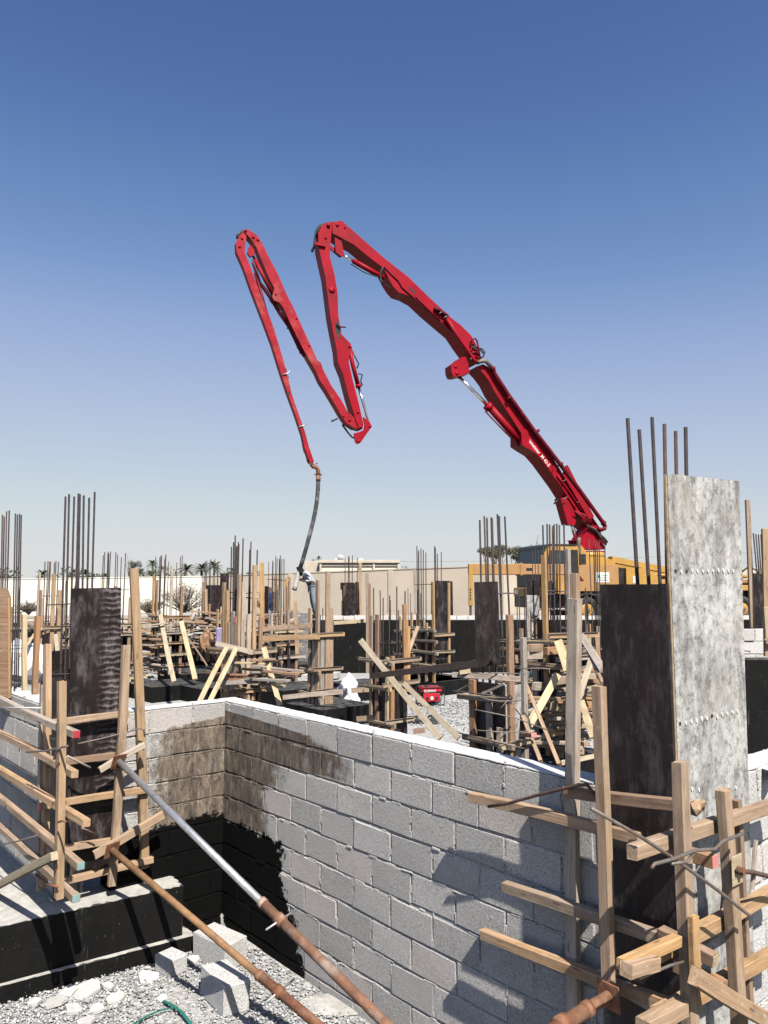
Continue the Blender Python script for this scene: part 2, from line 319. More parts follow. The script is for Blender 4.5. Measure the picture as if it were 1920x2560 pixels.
def beam(name, p0, p1, w, t, mat, parent=None, up=(0, 0, 1), c=.003, warp=0):
    """timber from p0 to p1; t = thickness along 'up', w = the other way; local x runs along the grain"""
    d = p1 - p0; ln = d.length; M = frame((p0 + p1)/2, d, up)
    if not warp:
        vs, fs = cbox(ln, w, t, c); return mk(name, vs, fs, mat, parent, M)
    u = random.uniform; n = 5; vs = []; fs = []; bw, bt = u(-.006, .006)*ln, u(-.005, .005)*ln; tw = u(-.05, .05)    # sawn site timber: bowed, twisted, uneven
    for i in range(n):
        f = i/(n - 1)*2 - 1; hw = w/2*(1 + u(-warp, warp)); ht = t/2*(1 + u(-warp, warp)); oy = bw*(1 - f*f) + u(-.0015, .0015); oz_ = bt*(1 - f*f) + u(-.0015, .0015); a = tw*f; ca, sa = math.cos(a), math.sin(a)
        for (y, z) in ((-1, -1 + 2*c/t), (-1, 1 - 2*c/t), (-1 + 2*c/w, 1), (1 - 2*c/w, 1), (1, 1 - 2*c/t), (1, -1 + 2*c/t), (1 - 2*c/w, -1), (-1 + 2*c/w, -1)):
            yy, zz = y*hw, z*ht; sk = (yy*u(-.12, .12) if i in (0, n - 1) else 0); vs.append((f*ln/2 + sk, yy*ca - zz*sa + oy, yy*sa + zz*ca + oz_))
    for i in range(n - 1):
        for j in range(8): k = (j + 1) % 8; fs.append([i*8 + k, i*8 + j, (i + 1)*8 + j, (i + 1)*8 + k][::-1])
    fs.append(list(range(8))); fs.append([(n - 1)*8 + j for j in range(8)][::-1])
    return mk(name, vs, fs, mat, parent, M)
def box(name, ctr, size, mat, parent=None, xdir=(1, 0, 0), up=(0, 0, 1), c=.004):
    vs, fs = cbox(*size, c); return mk(name, vs, fs, mat, parent, frame(V(ctr), xdir, up))
def tubegeo(pts, rs, n=8, cap=True):
    pts = [V(p) for p in pts]; rs = rs if isinstance(rs, (list, tuple)) else [rs]*len(pts)
    vs = []; fs = []; prev = None
    for i, p in enumerate(pts):
        a = pts[max(i - 1, 0)]; b = pts[min(i + 1, len(pts) - 1)]; t = (b - a).normalized()
        if prev is None: ref = V((0, 0, 1)) if abs(t.z) < .9 else V((1, 0, 0)); u = t.cross(ref).normalized()
        else: u = (prev - t*prev.dot(t)).normalized()
        prev = u; w = t.cross(u)
        for j in range(n):
            an = 2*math.pi*j/n; vs.append(p + (u*math.cos(an) + w*math.sin(an))*rs[i])
    for i in range(len(pts) - 1):
        for j in range(n):
            k = (j + 1) % n; fs.append([i*n + j, i*n + k, (i + 1)*n + k, (i + 1)*n + j])
    if cap: fs.append(list(range(n))[::-1]); fs.append([(len(pts) - 1)*n + j for j in range(n)])
    return vs, fs
def tube(name, pts, rs, mat, parent=None, n=8, smooth=True):
    p0 = V(pts[0]); vs, fs = tubegeo([V(p) - p0 for p in pts], rs, n)
    return mk(name, vs, fs, mat, parent, Matrix.Translation(p0), smooth)
def rod(name, p0, p1, r, mat, parent=None, n=8):
    d = p1 - p0; up = (0, 0, 1) if abs(d.normalized().z) < .9 else (1, 0, 0)
    vs, fs = tubegeo([(0, 0, 0), (d.length, 0, 0)], r, n)
    return mk(name, vs, fs, mat, parent, frame(p0, d, up), True)
def prism(name, pts, ext, mat, parent=None, c=None):
    """closed outline (points in one plane) pushed by ext"""
    pts = [V(p) for p in pts]; n = len(pts); ext = V(ext); o = pts[0].copy()
    nrm = V((0, 0, 0))
    for i in range(n): nrm += (pts[i] - o).cross(pts[(i + 1) % n] - o)
    if nrm.dot(ext) > 0: pts = pts[::-1]
    vs = [p - o for p in pts] + [p - o + ext for p in pts]
    fs = [list(range(n)), [n + i for i in range(n)][::-1]] + [[(i + 1) % n, i, n + i, n + (i + 1) % n] for i in range(n)]
    return mk(name, vs, fs, mat, parent, Matrix.Translation(o))
def merge(*gs):
    vs = []; fs = []
    for v, f in gs: k = len(vs); vs += [V(p) for p in v]; fs += [[i + k for i in q] for q in f]
    return vs, fs
def xf(g, M): return [M @ V(p) for p in g[0]], g[1]
def textmesh(name, s, size, mat, parent, M, ext=.003):
    c = bpy.data.curves.new(name, 'FONT'); c.body = s; c.size = size; c.extrude = ext; c.offset = size*.012
    o = bpy.data.objects.new(name, c); COL.objects.link(o); bpy.context.view_layer.update()
    me = bpy.data.meshes.new_from_object(o.evaluated_get(bpy.context.evaluated_depsgraph_get())); bpy.data.objects.remove(o); bpy.data.curves.remove(c)
    me.materials.clear(); me.materials.append(MATS[mat]); ob = bpy.data.objects.new(name, me); return link(ob, M, parent)

# ------------------------------------------------------------------ main directions of the building site
Rv = V((.649, -.76, 0)).normalized(); Qv = V((-Rv.y, Rv.x, 0)); UP = V((0, 0, 1))
C = atY('S', 566, 1754, 7.08); ZT = C.z                       # inside corner of the two near block walls, top
C0 = V((C.x, C.y, 0)); PA = C0 - Qv*1.38; PB = C0 + Rv*4.31    # corners of the near left / near right column
def onR(v, x, y, o=0): return atP(v, x, y, C0 - Qv*o, Qv)      # plane of the long near wall, o in front of it
def onL(v, x, y, o=0): return atP(v, x, y, C0 + Rv*o, Rv)      # plane of the short wall / left column front
def onW(v, x, y, o=0): return atP(v, x, y, PA - Qv*o, Qv)      # left side of the left column
def onG(v, x, y, o=0): return atP(v, x, y, PB + Rv*o, Rv)      # right-hand side of the right column
WOODS = ['wood_tan', 'wood_grey', 'wood_tan', 'wood_brown', 'wood_pale']

# ------------------------------------------------------------------ ground
def structure(o): o['kind'] = 'structure'; return o
nx, ny = 60, 44
xs = np.linspace(-60, 45, nx); ys = np.linspace(-6, 41, ny); vs = []; fs = []
for j in range(ny):
    for i in range(nx): vs.append((xs[i], ys[j], float(rng.normal(0, .012)) if ys[j] > 8.5 else 0.0))
for j in range(ny - 1):
    for i in range(nx - 1): fs.append([j*nx + i, j*nx + i + 1, (j + 1)*nx + i + 1, (j + 1)*nx + i])
structure(mk('ground', vs, fs, 'gravel_bed'))
def oz(x): return 1.22 + .38*min(max((x + 14)/22, 0), 1)
xe = [-3000, -200, -60, -40, -25, -14, -9, -2.7, 2, 8, 14, 22, 45, 200, 3000]
ye = [0, .6, 1.5, 4, 8, 13, 20, 30, 60, 150, 500, 4000]; vs = []; fs = []
for x in xe:
    y0 = 38.3 if x < -9 else 27.62
    if -9 < x < -2.5: y0 = 28.4
    for k, e in enumerate(ye): vs.append((x, y0 + e, oz(x) + (float(rng.normal(0, .05)) if 0 < k < 7 else 0)))
for i in range(len(xe) - 1):
    for k in range(len(ye) - 1):
        n = len(ye); fs.append([i*n + k, (i + 1)*n + k, (i + 1)*n + k + 1, i*n + k + 1])
structure(mk('terrain', vs, fs, 'dirt'))

# ------------------------------------------------------------------ block walls
BH = .205; BL = .40; BT = .20
_bm = {}
def block_mesh(ln, mat, h=.193, th=BT):
    key = (round(ln, 2), mat, h, th, random.randrange(8))
    if key not in _bm:
        v, f = cbox(round(ln, 2), th, h, .005)
        v = [(x + random.uniform(-.0025, .0025), y + random.uniform(-.002, .002), z + random.uniform(-.003, .003)) for x, y, z in v]
        for k in range(8):                                   # chipped corners
            if random.random() < .45:
                s = random.uniform(.93, .985); ci = v[3*k]
                for q in range(3*k, 3*k + 3): v[q] = (v[q][0]*(1 - (1 - s)*.35), v[q][1]*(1 - (1 - s)*.5), v[q][2]*s)
        _bm[key] = mesh('block', v, f, mat)
    return _bm[key]
def blockwall(label, P, D, Nr, l0, l1, ztop, n, mat, start=0.0, mortar='mortar', rough=1.0, recess=.012, cat='wall', name='block_wall', cap=False):
    w = thing(name, label, cat, (P.x + D.x*l0, P.y + D.y*l0, ztop - n*BH))
    for k in range(n):
        z = ztop - BH*(k + .5); s = l0 - ((start + (k % 2)*.5) % 1.0)*BL
        while s < l1 - .02:
            a = max(s, l0); b = min(s + BL, l1); s += BL
            if b - a < .06: continue
            j = .006*rough if k == 0 else .0025*rough
            c = V((P.x, P.y, z)) + D*((a + b)/2) - Nr*(BT/2 + random.uniform(-j, j))
            c.z += random.uniform(-.002, .002)
            M = frame(c, D, UP) @ Matrix.Rotation(random.uniform(-1, 1)*(.012 if k == 0 else .004)*rough, 4, 'Z') @ Matrix.Rotation(random.uniform(-.004, .004), 4, 'Y')
            link(bpy.data.objects.new('block', block_mesh(b - a - random.choice((.008, .010, .012)), mat)), M, w)
    if cap:      # dried cement spread over the top of the wall, ragged at the edges
        x = l0 + .004; q = []
        up = []; lo = []
        while x < l1 - .01: up.append((x, random.uniform(.003, .016))); lo.append((x, BT - random.uniform(.003, .02))); x += random.uniform(.02, .06)
        pts = [V((P.x, P.y, ztop + .0035)) + D*a - Nr*b for a, b in up] + [V((P.x, P.y, ztop + .0035)) + D*a - Nr*b for a, b in lo[::-1]]
        prism('cement_cap', pts, (0, 0, -.006), 'cement_cap', w)
    gs = [cbox(l1 - l0 - .03, BT - 2*recess - .004, n*BH - .014, .004)]; fy = BT/2; zc = n*BH/2 - .006    # ragged mortar in the joints
    sgn = 1 if frame(V(), D, UP).to_3x3().inverted().__matmul__(Nr).y > 0 else -1
    if rough > 0:
        for k in range(n):
            zj = (n - k)*BH - BH - zc - .006; x = -(l1 - l0)/2 + .02
            while x < (l1 - l0)/2 - .05:
                ln = random.uniform(.025, .11); q = random.choice((.001, .004, .006, .009, .011)) - (.005 if random.random() < .12 else 0); hh = random.uniform(.012, .020)
                gs.append(xf(cbox(ln + .004, .02, hh, .004), Matrix.Translation((x + ln/2, sgn*(fy - .01 - q), zj + random.uniform(-.004, .004))) @ Matrix.Rotation(random.uniform(-.06, .06), 4, 'Y'))); x += ln
        for k in range(n):
            z = (n - k)*BH - BH/2 - zc - .006; s = l0 - ((start + (k % 2)*.5) % 1.0)*BL
            while s < l1:
                s += BL
                if s > l1 - .05 or s < l0 + .05: continue
                zz = -.09
                while zz < .085:
                    ln = random.uniform(.02, .07); q = random.choice((.000, .002, .004, .008, .011)); gs.append(xf(cbox(random.uniform(.012, .022), .02, ln, .004), Matrix.Translation((s - (l0 + l1)/2, sgn*(fy - .01 - q), z + zz + ln/2)))); zz += ln
    mk('mortar', *merge(*gs), mat + '_joint' if mat + '_joint' in MATS else 'block_joint', w, frame(V((P.x, P.y, ztop - n*BH/2 - .006)) + D*((l0 + l1)/2) - Nr*(BT/2), D, UP))
    return w
NL, NR = -Qv, Rv
LZ = [(0, 0), (.88, 0), (.92, .95), (1.25, .92), (1.36, 1.12), (1.50, 1.2), (1.54, 1.95), (1.70, 1.98), (1.73, 1.75), (1.80, 1.45), (1.84, .15), (1.9, 0)]; LB = [(0, 1.28), (.3, 1.18), (.6, .98), (.92, .92)]
concrete_block('block_long', tuple(C0), tuple(Rv), LZ, .92, LB)
SZ = [(0, 0), (.86, 0), (.92, 1.0), (1.3, .92), (1.70, .9), (1.76, .60), (1.80, 0)]; SB = [(0, 1.6), (.9, 1.6), (1, 1.6)]
concrete_block('block_short', tuple(C0), tuple(-Qv), SZ, .96, SB, dark=.80, col=(.50, .485, .46))
concrete_block('block_long_joint', tuple(C0), tuple(Rv), LZ, .92, LB, col=(.54, .53, .50)); concrete_block('block_short_joint', tuple(C0), tuple(-Qv), SZ, .96, SB, dark=.80, col=(.58, .565, .54))
blockwall('long grey block wall running to the right from the corner, black tar smeared at its far end', C0, Rv, NL, -.2, 3.9, ZT, 10, 'block_long', .35, cap=True)
blockwall('short block wall in the corner with brown tar smears and a black base', C0, -Qv, NR, .0, 1.02, ZT, 10, 'block_short', .2, cap=True)
blockwall('grey block wall behind the timber battens at the left edge', PA - Rv*.05, -Rv, NL, .05, 2.9, ZT + .02, 9, 'block_plain', .1, cap=True)
blockwall('pale block wall at the right edge beside the grey panel', PB - Rv*.02, Qv, NR, .70, 2.4, ZT + .01, 10, 'block_white', .3, cap=True)
# far foundation walls
def farwall(label, a, b, z, black='bitumen', cap=True, th=.22):
    d = (b - a).normalized(); w = thing('foundation_wall', label, 'wall', (a + b)/2)
    hgt = z - (.15 if cap else 0)
    box('wall_body', (a + b)/2 + UP*(hgt/2), ((b - a).length, th, hgt), black, w, d, c=.01)
    if cap:
        n = int((b - a).length/.4)
        for i in range(n):
            c = a + d*(.4*(i + .5)) + UP*(z - .07); M = frame(c, d, UP)
            link(bpy.data.objects.new('block', block_mesh(.385, 'block_white', .14, .24)), M, w)
    return w
farwall('black tarred foundation wall with a row of pale blocks on top, behind the worker', V((gx(774, 27.4), 27.4, 0)), V((15, 27.7, 0)), 1.98)
farwall('low black foundation wall far behind the formwork at left', V((-34, 38.1, 0)), V((-8.9, 38.1, 0)), 1.42)
blockwall('bare grey block wall end beneath the worker', V((gx(771, 27.3), 27.3, 0)), -Rv, NL, .02, 3.2, 2.10, 11, 'block_plain', .3)
farwall('black side wall joining the two far foundation walls', V((-4.85, 29.9, 0)), V((-9.0, 38.0, 0)), 1.45, cap=False)
# right edge: pale blocks over a tarred wall
blockwall('pale block wall above the black wall beyond the grey panel', V((gx(1846, 12.6), 12.6, 0)), V((1, .05, 0)).normalized(), V((0.05, -1, 0)).normalized(), 0, 2.4, atY('D2', 640, 1055, 12.6).z, 4, 'block_white', .4)
w = farwall('black tarred wall at the right edge under pale blocks', V((gx(1800, 12.5), 12.5, 0)), V((gx(2100, 12.6), 12.6, 0)), atY('D2', 640, 1262, 12.5).z, cap=False, th=.5)

# ------------------------------------------------------------------ tarred footings
def footing(label, pts, z, h, mat='bitumen', top=None, cat='footing', jag=.0, kind=None):
    """pts: corner points of the top (xy), in order"""
    w = thing('footing', label, cat, (sum(p.x for p in pts)/len(pts), sum(p.y for p in pts)/len(pts), z - h))
    prism('footing_body', [V((p.x, p.y, z)) for p in pts], (0, 0, -h), mat, w)
    if top:
        cen = sum((V((p.x, p.y, z)) for p in pts), V())/len(pts); out = []
        for i in range(len(pts)):
            a = V((pts[i].x, pts[i].y, z)); b = V((pts[(i + 1) % len(pts)].x, pts[(i + 1) % len(pts)].y, z)); n = max(2, int((b - a).length/.035))
            for k in range(n):
                p = a.lerp(b, k/n); p += (cen - p).normalized()*(random.random()**2*jag - .004); out.append(p + UP*.004)
        prism('top_face', out, (0, 0, -.0035), top, w)
    return w
def pad(label, v, xc, yf, wd, z=.4, dz=.4, Y=None, rot=True):
    """square pad whose nearest top edge shows at photo point (xc, yf)"""
    c = atZ(v, xc, yf, z); a = wd/2; c = V((c.x, c.y + a*1.25, 0))
    pts = [c + Rv*a - Qv*a, c + Rv*a + Qv*a, c - Rv*a + Qv*a, c - Rv*a - Qv*a]
    return footing(label, pts, z, dz), V((c.x, c.y, z))
P_ = [atZ('B1', -260, 1650, .52), atZ('B1', 1180, 1322, .52), atZ('B1', 1030, 1195, .52), atZ('B1', -260, 940, .52)]
footing('big footing slab with grey top and black tarred side under the left column form', P_, .52, .395, top='concrete', jag=.05)
P_ = [atZ('B1', -260, 2040, .13), atZ('B1', 1262, 1640, .13), atZ('B1', 1170, 1570, .13), atZ('B1', -260, 1900, .13)]
footing('low blinding ledge along the foot of the big left footing', P_, .13, .13, top='concrete', jag=.03, cat='ledge')

# ------------------------------------------------------------------ gravel by the near walls (uncountable)
def gravel(n, x0, x1, y0, y1, smin, smax, keep, name, label):
    X = rng.uniform(x0, x1, n); Y = rng.uniform(y0, y1, n); ok = keep(X, Y); X = X[ok]; Y = Y[ok]; n = len(X)
    base = np.array([(1, 0, 0), (-.9, .1, 0), (.1, 1, 0), (0, -.9, .1), (.1, .1, .9), (0, 0, -.9), (.6, .6, .5), (-.5, -.6, .5)])
    tri = np.array([(0, 6, 4), (6, 2, 4), (2, 1, 4), (1, 7, 4), (7, 3, 4), (3, 0, 4), (2, 0, 5), (1, 2, 5), (3, 1, 5), (0, 3, 5), (0, 2, 6), (1, 3, 7)])
    s = rng.uniform(smin, smax, (n, 1, 1))*rng.uniform(.75, 1.25, (n, 1, 3))*np.array([1, .8, .6])
    p = base[None]*s + rng.normal(0, 1, (n, 8, 3))*s*.16
    a = rng.uniform(0, 6.28, n); e = rng.normal(0, .5, n); ca, sa, ce, se = np.cos(a), np.sin(a), np.cos(e), np.sin(e)
    px = p[..., 0]*ce[:, None] - p[..., 2]*se[:, None]; pz = p[..., 0]*se[:, None] + p[..., 2]*ce[:, None]
    qx = px*ca[:, None] - p[..., 1]*sa[:, None] + X[:, None]; qy = px*sa[:, None] + p[..., 1]*ca[:, None] + Y[:, None]
    qz = pz + rng.uniform(0, 1, (n, 1))*smax*.9
    v = np.stack([qx, qy, qz], -1).reshape(-1, 3); f = (tri[None] + (np.arange(n)*8)[:, None, None]).reshape(-1, 3)
    me = bpy.data.meshes.new(name); me.vertices.add(len(v)); me.vertices.foreach_set('co', v.ravel()); me.loops.add(f.size); me.loops.foreach_set('vertex_index', f.ravel().astype(np.int32))
    me.polygons.add(len(f)); me.polygons.foreach_set('loop_start', np.arange(0, f.size, 3, dtype=np.int32)); me.polygons.foreach_set('loop_total', np.full(len(f), 3, np.int32)); me.update(calc_edges=True)
    me.materials.append(MATS['gravel_stone']); o = bpy.data.objects.new(name, me); link(o, None, None); return tag(o, label, 'gravel', kind='stuff')
m, t, bs = newmat('gravel_stone'); g_ = N(t, 'ShaderNodeNewGeometry')
L(t, ramp(t, g_.outputs['Random Per Island'], [(.0, (.24, .24, .245)), (.5, (.42, .42, .42)), (.85, (.55, .55, .54)), (1, (.64, .62, .58))]), bs.inputs['Base Color']); bs.inputs['Roughness'].default_value = .9; MATS['gravel_stone'] = m
def keep1(X, Y):
    dx = X - C0.x; dy = Y - C0.y; t = dx*Rv.x + dy*Rv.y; q = -(dx*Qv.x + dy*Qv.y)
    dens = np.sin(X*2.1 + 1.3)*np.sin(Y*2.7 + X)*.5 + .5 + rng.normal(0, .2, len(X))
    near = np.minimum(t, q)                      # fewer stones, more spilled mortar right at the wall feet
    return (t > .03) & (q > .02) & (dens > .22) & (near + rng.uniform(0, .5, len(X)) > .30)
gravel(60000, -3.6, 1.6, 3.6, 7.3, .005, .019, keep1, 'gravel', 'crushed grey gravel on the ground inside the near wall corner')
def keep2(X, Y):
    dx = X - C0.x; dy = Y - C0.y; q = (dx*Qv.x + dy*Qv.y)
    return (q > .5) & (np.sin(X*.9)*np.sin(Y*.7 + 1) + rng.normal(0, .3, len(X)) > 0)
gravel(22000, -4, 6, 9, 25, .012, .035, keep2, 'gravel', 'loose gravel strewn over the ground between the column forms')
def lump(name, ctr, size, mat, label=None, cat=None, group=None, seed=1, sub=2, amp=.25, squash=1, parent=None, rz=0, smooth=False, freq=1.6):
    bm = bmesh.new(); bmesh.ops.create_icosphere(bm, subdivisions=sub, radius=1); r = random.Random(seed)
    ph = [[r.uniform(-3, 3) for _ in range(4)] for _ in range(7)]
    for v in bm.verts:
        d = 1 + amp*sum(math.sin(a*v.co.x*freq + b*v.co.y*freq + c*v.co.z*freq + e) for a, b, c, e in ph)/2.6
        v.co = V((v.co.x*size[0]*d, v.co.y*size[1]*d, v.co.z*size[2]*d))
    me = bpy.data.meshes.new(name); bm.to_mesh(me); bm.free(); me.materials.append(MATS[mat])
    if smooth: me.polygons.foreach_set('use_smooth', [True]*len(me.polygons))
    o = link(bpy.data.objects.new(name, me), Matrix.Translation(V(ctr)) @ Matrix.Rotation(rz, 4, 'Z'), parent)
    if label: tag(o, label, cat, group)
    return o
def slabpiece(v, x, y, wpx, hpx, seed, label):
    """flat broken piece of render lying on the gravel"""
    r = random.Random(seed); c = atZ(v, x, y, .03); s = wpx/350/2.572/2*1.1; pts = []
    for k in range(8):
        a = 2*math.pi*k/8 + r.uniform(-.25, .25); rr = s*r.uniform(.75, 1.15); pts.append(c + V((math.cos(a)*rr, math.sin(a)*rr*r.uniform(.7, 1.1), 0)))
    nrm = V((r.uniform(-.2, .2), r.uniform(-.3, .1), 1)).normalized(); pts = [p + UP*(-(p - c).dot(V((nrm.x, nrm.y, 0)))/nrm.z) for p in pts]
    o = prism('broken_slab', pts, (0, 0, -.022), 'rubble'); return tag(o, label, 'rubble', 'broken pieces lying on the gravel')
for i, (x, y, w_, lb) in enumerate([(540, 1990, 200, 'largest broken pale slab lying on the gravel below the black ledge'), (350, 2060, 160, 'broad broken slab left of the largest one on the gravel'),
    (470, 2100, 110, 'small broken slab in front of the broad one on the gravel'), (620, 2105, 95, 'angular broken chunk right of the small slab on the gravel'), (440, 2000, 110, 'thin pale flake beside the largest broken slab'),
    (740, 2035, 120, 'flat pale flake in the middle of the gravel'), (950, 1900, 130, 'pale flake near the smallest loose block'), (1240, 1790, 90, 'pale flake beside the rear loose block'), (545, 2185, 110, 'pale flake at the bottom edge of the gravel'),
    (215, 2065, 90, 'pale flake at the left below the ledge'), (1040, 2040, 70, 'small pale flake left of the green strap'), (700, 1960, 80, 'small pale flake right of the largest slab')]):
    slabpiece('B1', x, y, w_, 0, 11 + i, lb)
lump('mortar_lump', atZ('B1', 1490, 1520, .05), (.10, .08, .09), 'rubble', 'lump of spilled mortar at the foot of the wall corner', 'rubble', seed=3)
lump('mortar_lump', atZ('B1', 1300, 1525, .04), (.11, .07, .06), 'rubble', 'low lump of spilled mortar under the short wall', 'rubble', seed=5)
lump('mortar_lump', atZ('B2', 890, 2080, .01), (.30, .16, .012), 'concrete', 'flat patch of spilled cement between the prop and the long wall', 'rubble', seed=8, amp=.12)
lump('mortar_lump', atZ('B2', 420, 1700, .0), (.30, .14, .012), 'concrete', 'patch of spilled cement beside the rusty part of the long prop', 'rubble', seed=9, amp=.15)
def mound(t0, t1, dirv, org, nr):     # mortar fillet at the wall foot
    pts = [org + dirv*t0, org + dirv*t0 + nr*.13, org + dirv*t0 + UP*.07]
    return pts
def loose(v, x, y, size, rz, label, z=None):
    c = atZ(v, x, y, size[2]/2); vs_, fs_ = cbox(*size, .008); vs_ = [(a + random.uniform(-.004, .004), b + random.uniform(-.004, .004), d + random.uniform(-.004, .004)) for a, b, d in vs_]
    o = mk('loose_block', vs_, fs_, 'block_white', None, Matrix.Translation(c) @ Matrix.Rotation(rz, 4, 'Z') @ Matrix.Rotation(.03, 4, 'X')); return tag(o, label, 'block', 'loose blocks on the gravel')
loose('B1', 1445, 1975, (.40, .20, .20), rad(126), 'nearest loose pale block standing on the gravel under the rusty prop')
loose('B1', 1412, 1715, (.40, .22, .20), rad(-38), 'rear loose pale block lying flat partly behind the rusty prop')
loose('B1', 1100, 1815, (.20, .16, .13), rad(-40), 'smallest loose pale block beside the black ledge')
pts = [atZ('B1', x, y, .03 + .012*math.sin(i)) for i, (x, y) in enumerate([(1050, 2060), (1110, 2090), (1170, 2135), (1220, 2200), (1260, 2260)])]
pts2 = [atZ('B1', x, y, .035) for x, y in [(860, 2212), (960, 2150), (1060, 2115), (1120, 2105)]]
def ribbon(name, pts, wd, mat, label, cat):
    vs_ = []; fs_ = []
    for i, p in enumerate(pts):
        d = (pts[min(i + 1, len(pts) - 1)] - pts[max(i - 1, 0)]).normalized(); s = d.cross(UP).normalized()*wd/2
        vs_ += [p - s - pts[0], p + s - pts[0], p + s - pts[0] - UP*.003, p - s - pts[0] - UP*.003]
    for i in range(len(pts) - 1):
        for j in range(4): fs_.append([i*4 + j, i*4 + (j + 1) % 4, i*4 + 4 + (j + 1) % 4, i*4 + 4 + j])
    fs_ += [[0, 3, 2, 1], [len(vs_) - 4 + j for j in range(4)]]
    return tag(mk(name, vs_, fs_, mat, None, Matrix.Translation(pts[0])), label, cat)
ribbon('packing_strap', pts, .022, 'strap_green', 'green plastic strap running to the bottom edge on the gravel', 'strap')
ribbon('packing_strap', pts2, .016, 'strap_green', 'green plastic strap bent towards the left on the gravel', 'strap')
tag(rod('steel_offcut', atZ('B1', 1500, 1540, .06), atZ('B1', 1590, 1640, .03), .022, 'rubber'), 'short dark pipe offcut on the ground by the wall corner', 'pipe')

# ------------------------------------------------------------------ near formwork: helpers
def T(par, name, fn, v, x0, y0, x1, y1, o, w, t, mat, n, ends=(None, None), warp=.03, o1=None):
    """timber between two photo points on a plane of the formwork, its middle o in front of that plane"""
    p0 = fn(v, x0, y0, o); p1 = fn(v, x1, y1, o if o1 is None else o1)
    w *= .9; t *= .9; b = beam(name, p0, p1, w, t, mat, par, n, .003, warp*1.5)
    d = (p1 - p0).normalized()
    for e, p, s in ((ends[0], p0, -1), (ends[1], p1, 1)):
        if e: beam('painted_end', p + d*s*.0005, p + d*s*.004, w*.97, t*.97, e, b, n, .001)
    return b
def panel(par, name, fn, v, pts, o, th, n, mat, edge=None):
    """board whose corners are photo points; returns mesh whose local x runs along its width, z up"""
    P = [fn(v, x, y, o) for x, y in pts]; xd = (P[1] - P[0]); xd.z = 0; M = frame(P[0], xd, UP); Mi = M.inverted()
    Q = [Mi @ p for p in P]; hx = max(q.x for q in Q); zs_ = [q.z for q in Q]
    vs_ = []; nn = len(Q)
    lo = min(q.z for q in Q)
    M = M @ Matrix.Translation((0, 0, lo)); Q = [V((q.x, 0, q.z - lo)) for q in Q]
    nl = (M.to_3x3().inverted() @ V(n)); e = V((0, th if nl.y > 0 else -th, 0))
    vs_ = Q + [q - e for q in Q]; f0 = list(range(nn))
    fs_ = [f0, [nn + i for i in range(nn)][::-1]] + [[(i + 1) % nn, i, nn + i, nn + (i + 1) % nn] for i in range(nn)]
    nr_ = V((0, 0, 0))
    for i in range(nn): nr_ += (Q[i] - Q[0]).cross(Q[(i + 1) % nn] - Q[0])
    if nr_.dot(e) < 0: fs_ = [q[::-1] for q in fs_]
    return mk(name, vs_, fs_, mat, par, M)
def wire(par, fn, v, pts, o, r=.006, mat='tie_iron', name='tie_rod', n=6):
    P = [fn(v, x, y, o + (oo[0] if oo else 0)) for x, y, *oo in pts]
    return tube(name, P, r, mat, par, n)

# ------------------------------------------------------------------ left column form
FA = thing('column_form', 'scraped dark plywood column form with pale timber battens at the left', 'formwork', (PA.x, PA.y, .5))
pA = panel(FA, 'plywood_panel', onL, 'S', [(171, 2195), (296, 2180), (303, 1469), (179, 1471)], .02, .02, Rv, 'ply_scraped')
panel(FA, 'plywood_panel', onW, 'S', [(100, 2120), (168, 2188), (172, 1700), (108, 1690)], .005, .02, -Qv, 'ply_dark')
box('back_panel', PA + Qv*.22 - Rv*.62 + UP*1.4, (.44, .018, 2.0), 'ply_dark', FA, Qv)
# posts
T(FA, 'stud', onW, 'S', 118, 1610, 108, 2215, .155, .085, .05, 'wood_tan', -Qv)
T(FA, 'stud', onW, 'S', 108, 1712, 100, 2225, .158, .06, .045, 'wood_grey', -Qv)
T(FA, 'stud', onW, 'S', 154, 1703, 147, 2246, .30, .065, .055, 'wood_orange', -Qv, o1=.30)
T(FA, 'stud', onL, 'S', 315, 1613, 279, 2214, .145, .07, .05, 'wood_tan', Rv)
T(FA, 'stud', onL, 'S', 334, 1421, 362, 2170, .05, .078, .045, 'wood_orange', Rv)
T(FA, 'stud', onW, 'S', 95, 1540, 86, 1760, -.16, .075, .05, 'wood_brown', -Qv)
T(FA, 'stud', onW, 'S', 61, 1537, 62, 1740, -.17, .055, .05, 'wood_pale', -Qv)
# battens across the front (along the short wall)
for x0, y0, x1, y1, mt, e in [(126, 1807, 321, 1783, 'wood_tan', None), (113, 1911, 285, 1889, 'wood_brown', None), (101, 2017, 373, 1973, 'wood_orange', 'red_paint'),
                              (120, 2126, 276, 2102, 'wood_tan', None), (155, 2204, 381, 2148, 'wood_tan', None)]:
    T(FA, 'batten', onL, 'S', x0, y0, x1, y1, .095, .055, .05, mt, Rv, (e, None))
T(FA, 'prop_cleat', onL, 'S', 249, 1925, 361, 1862, .195, .05, .04, 'wood_grey', Rv)
T(FA, 'prop_cleat', onL, 'S', 235, 2138, 408, 2036, .20, .07, .04, 'wood_tan', Rv)
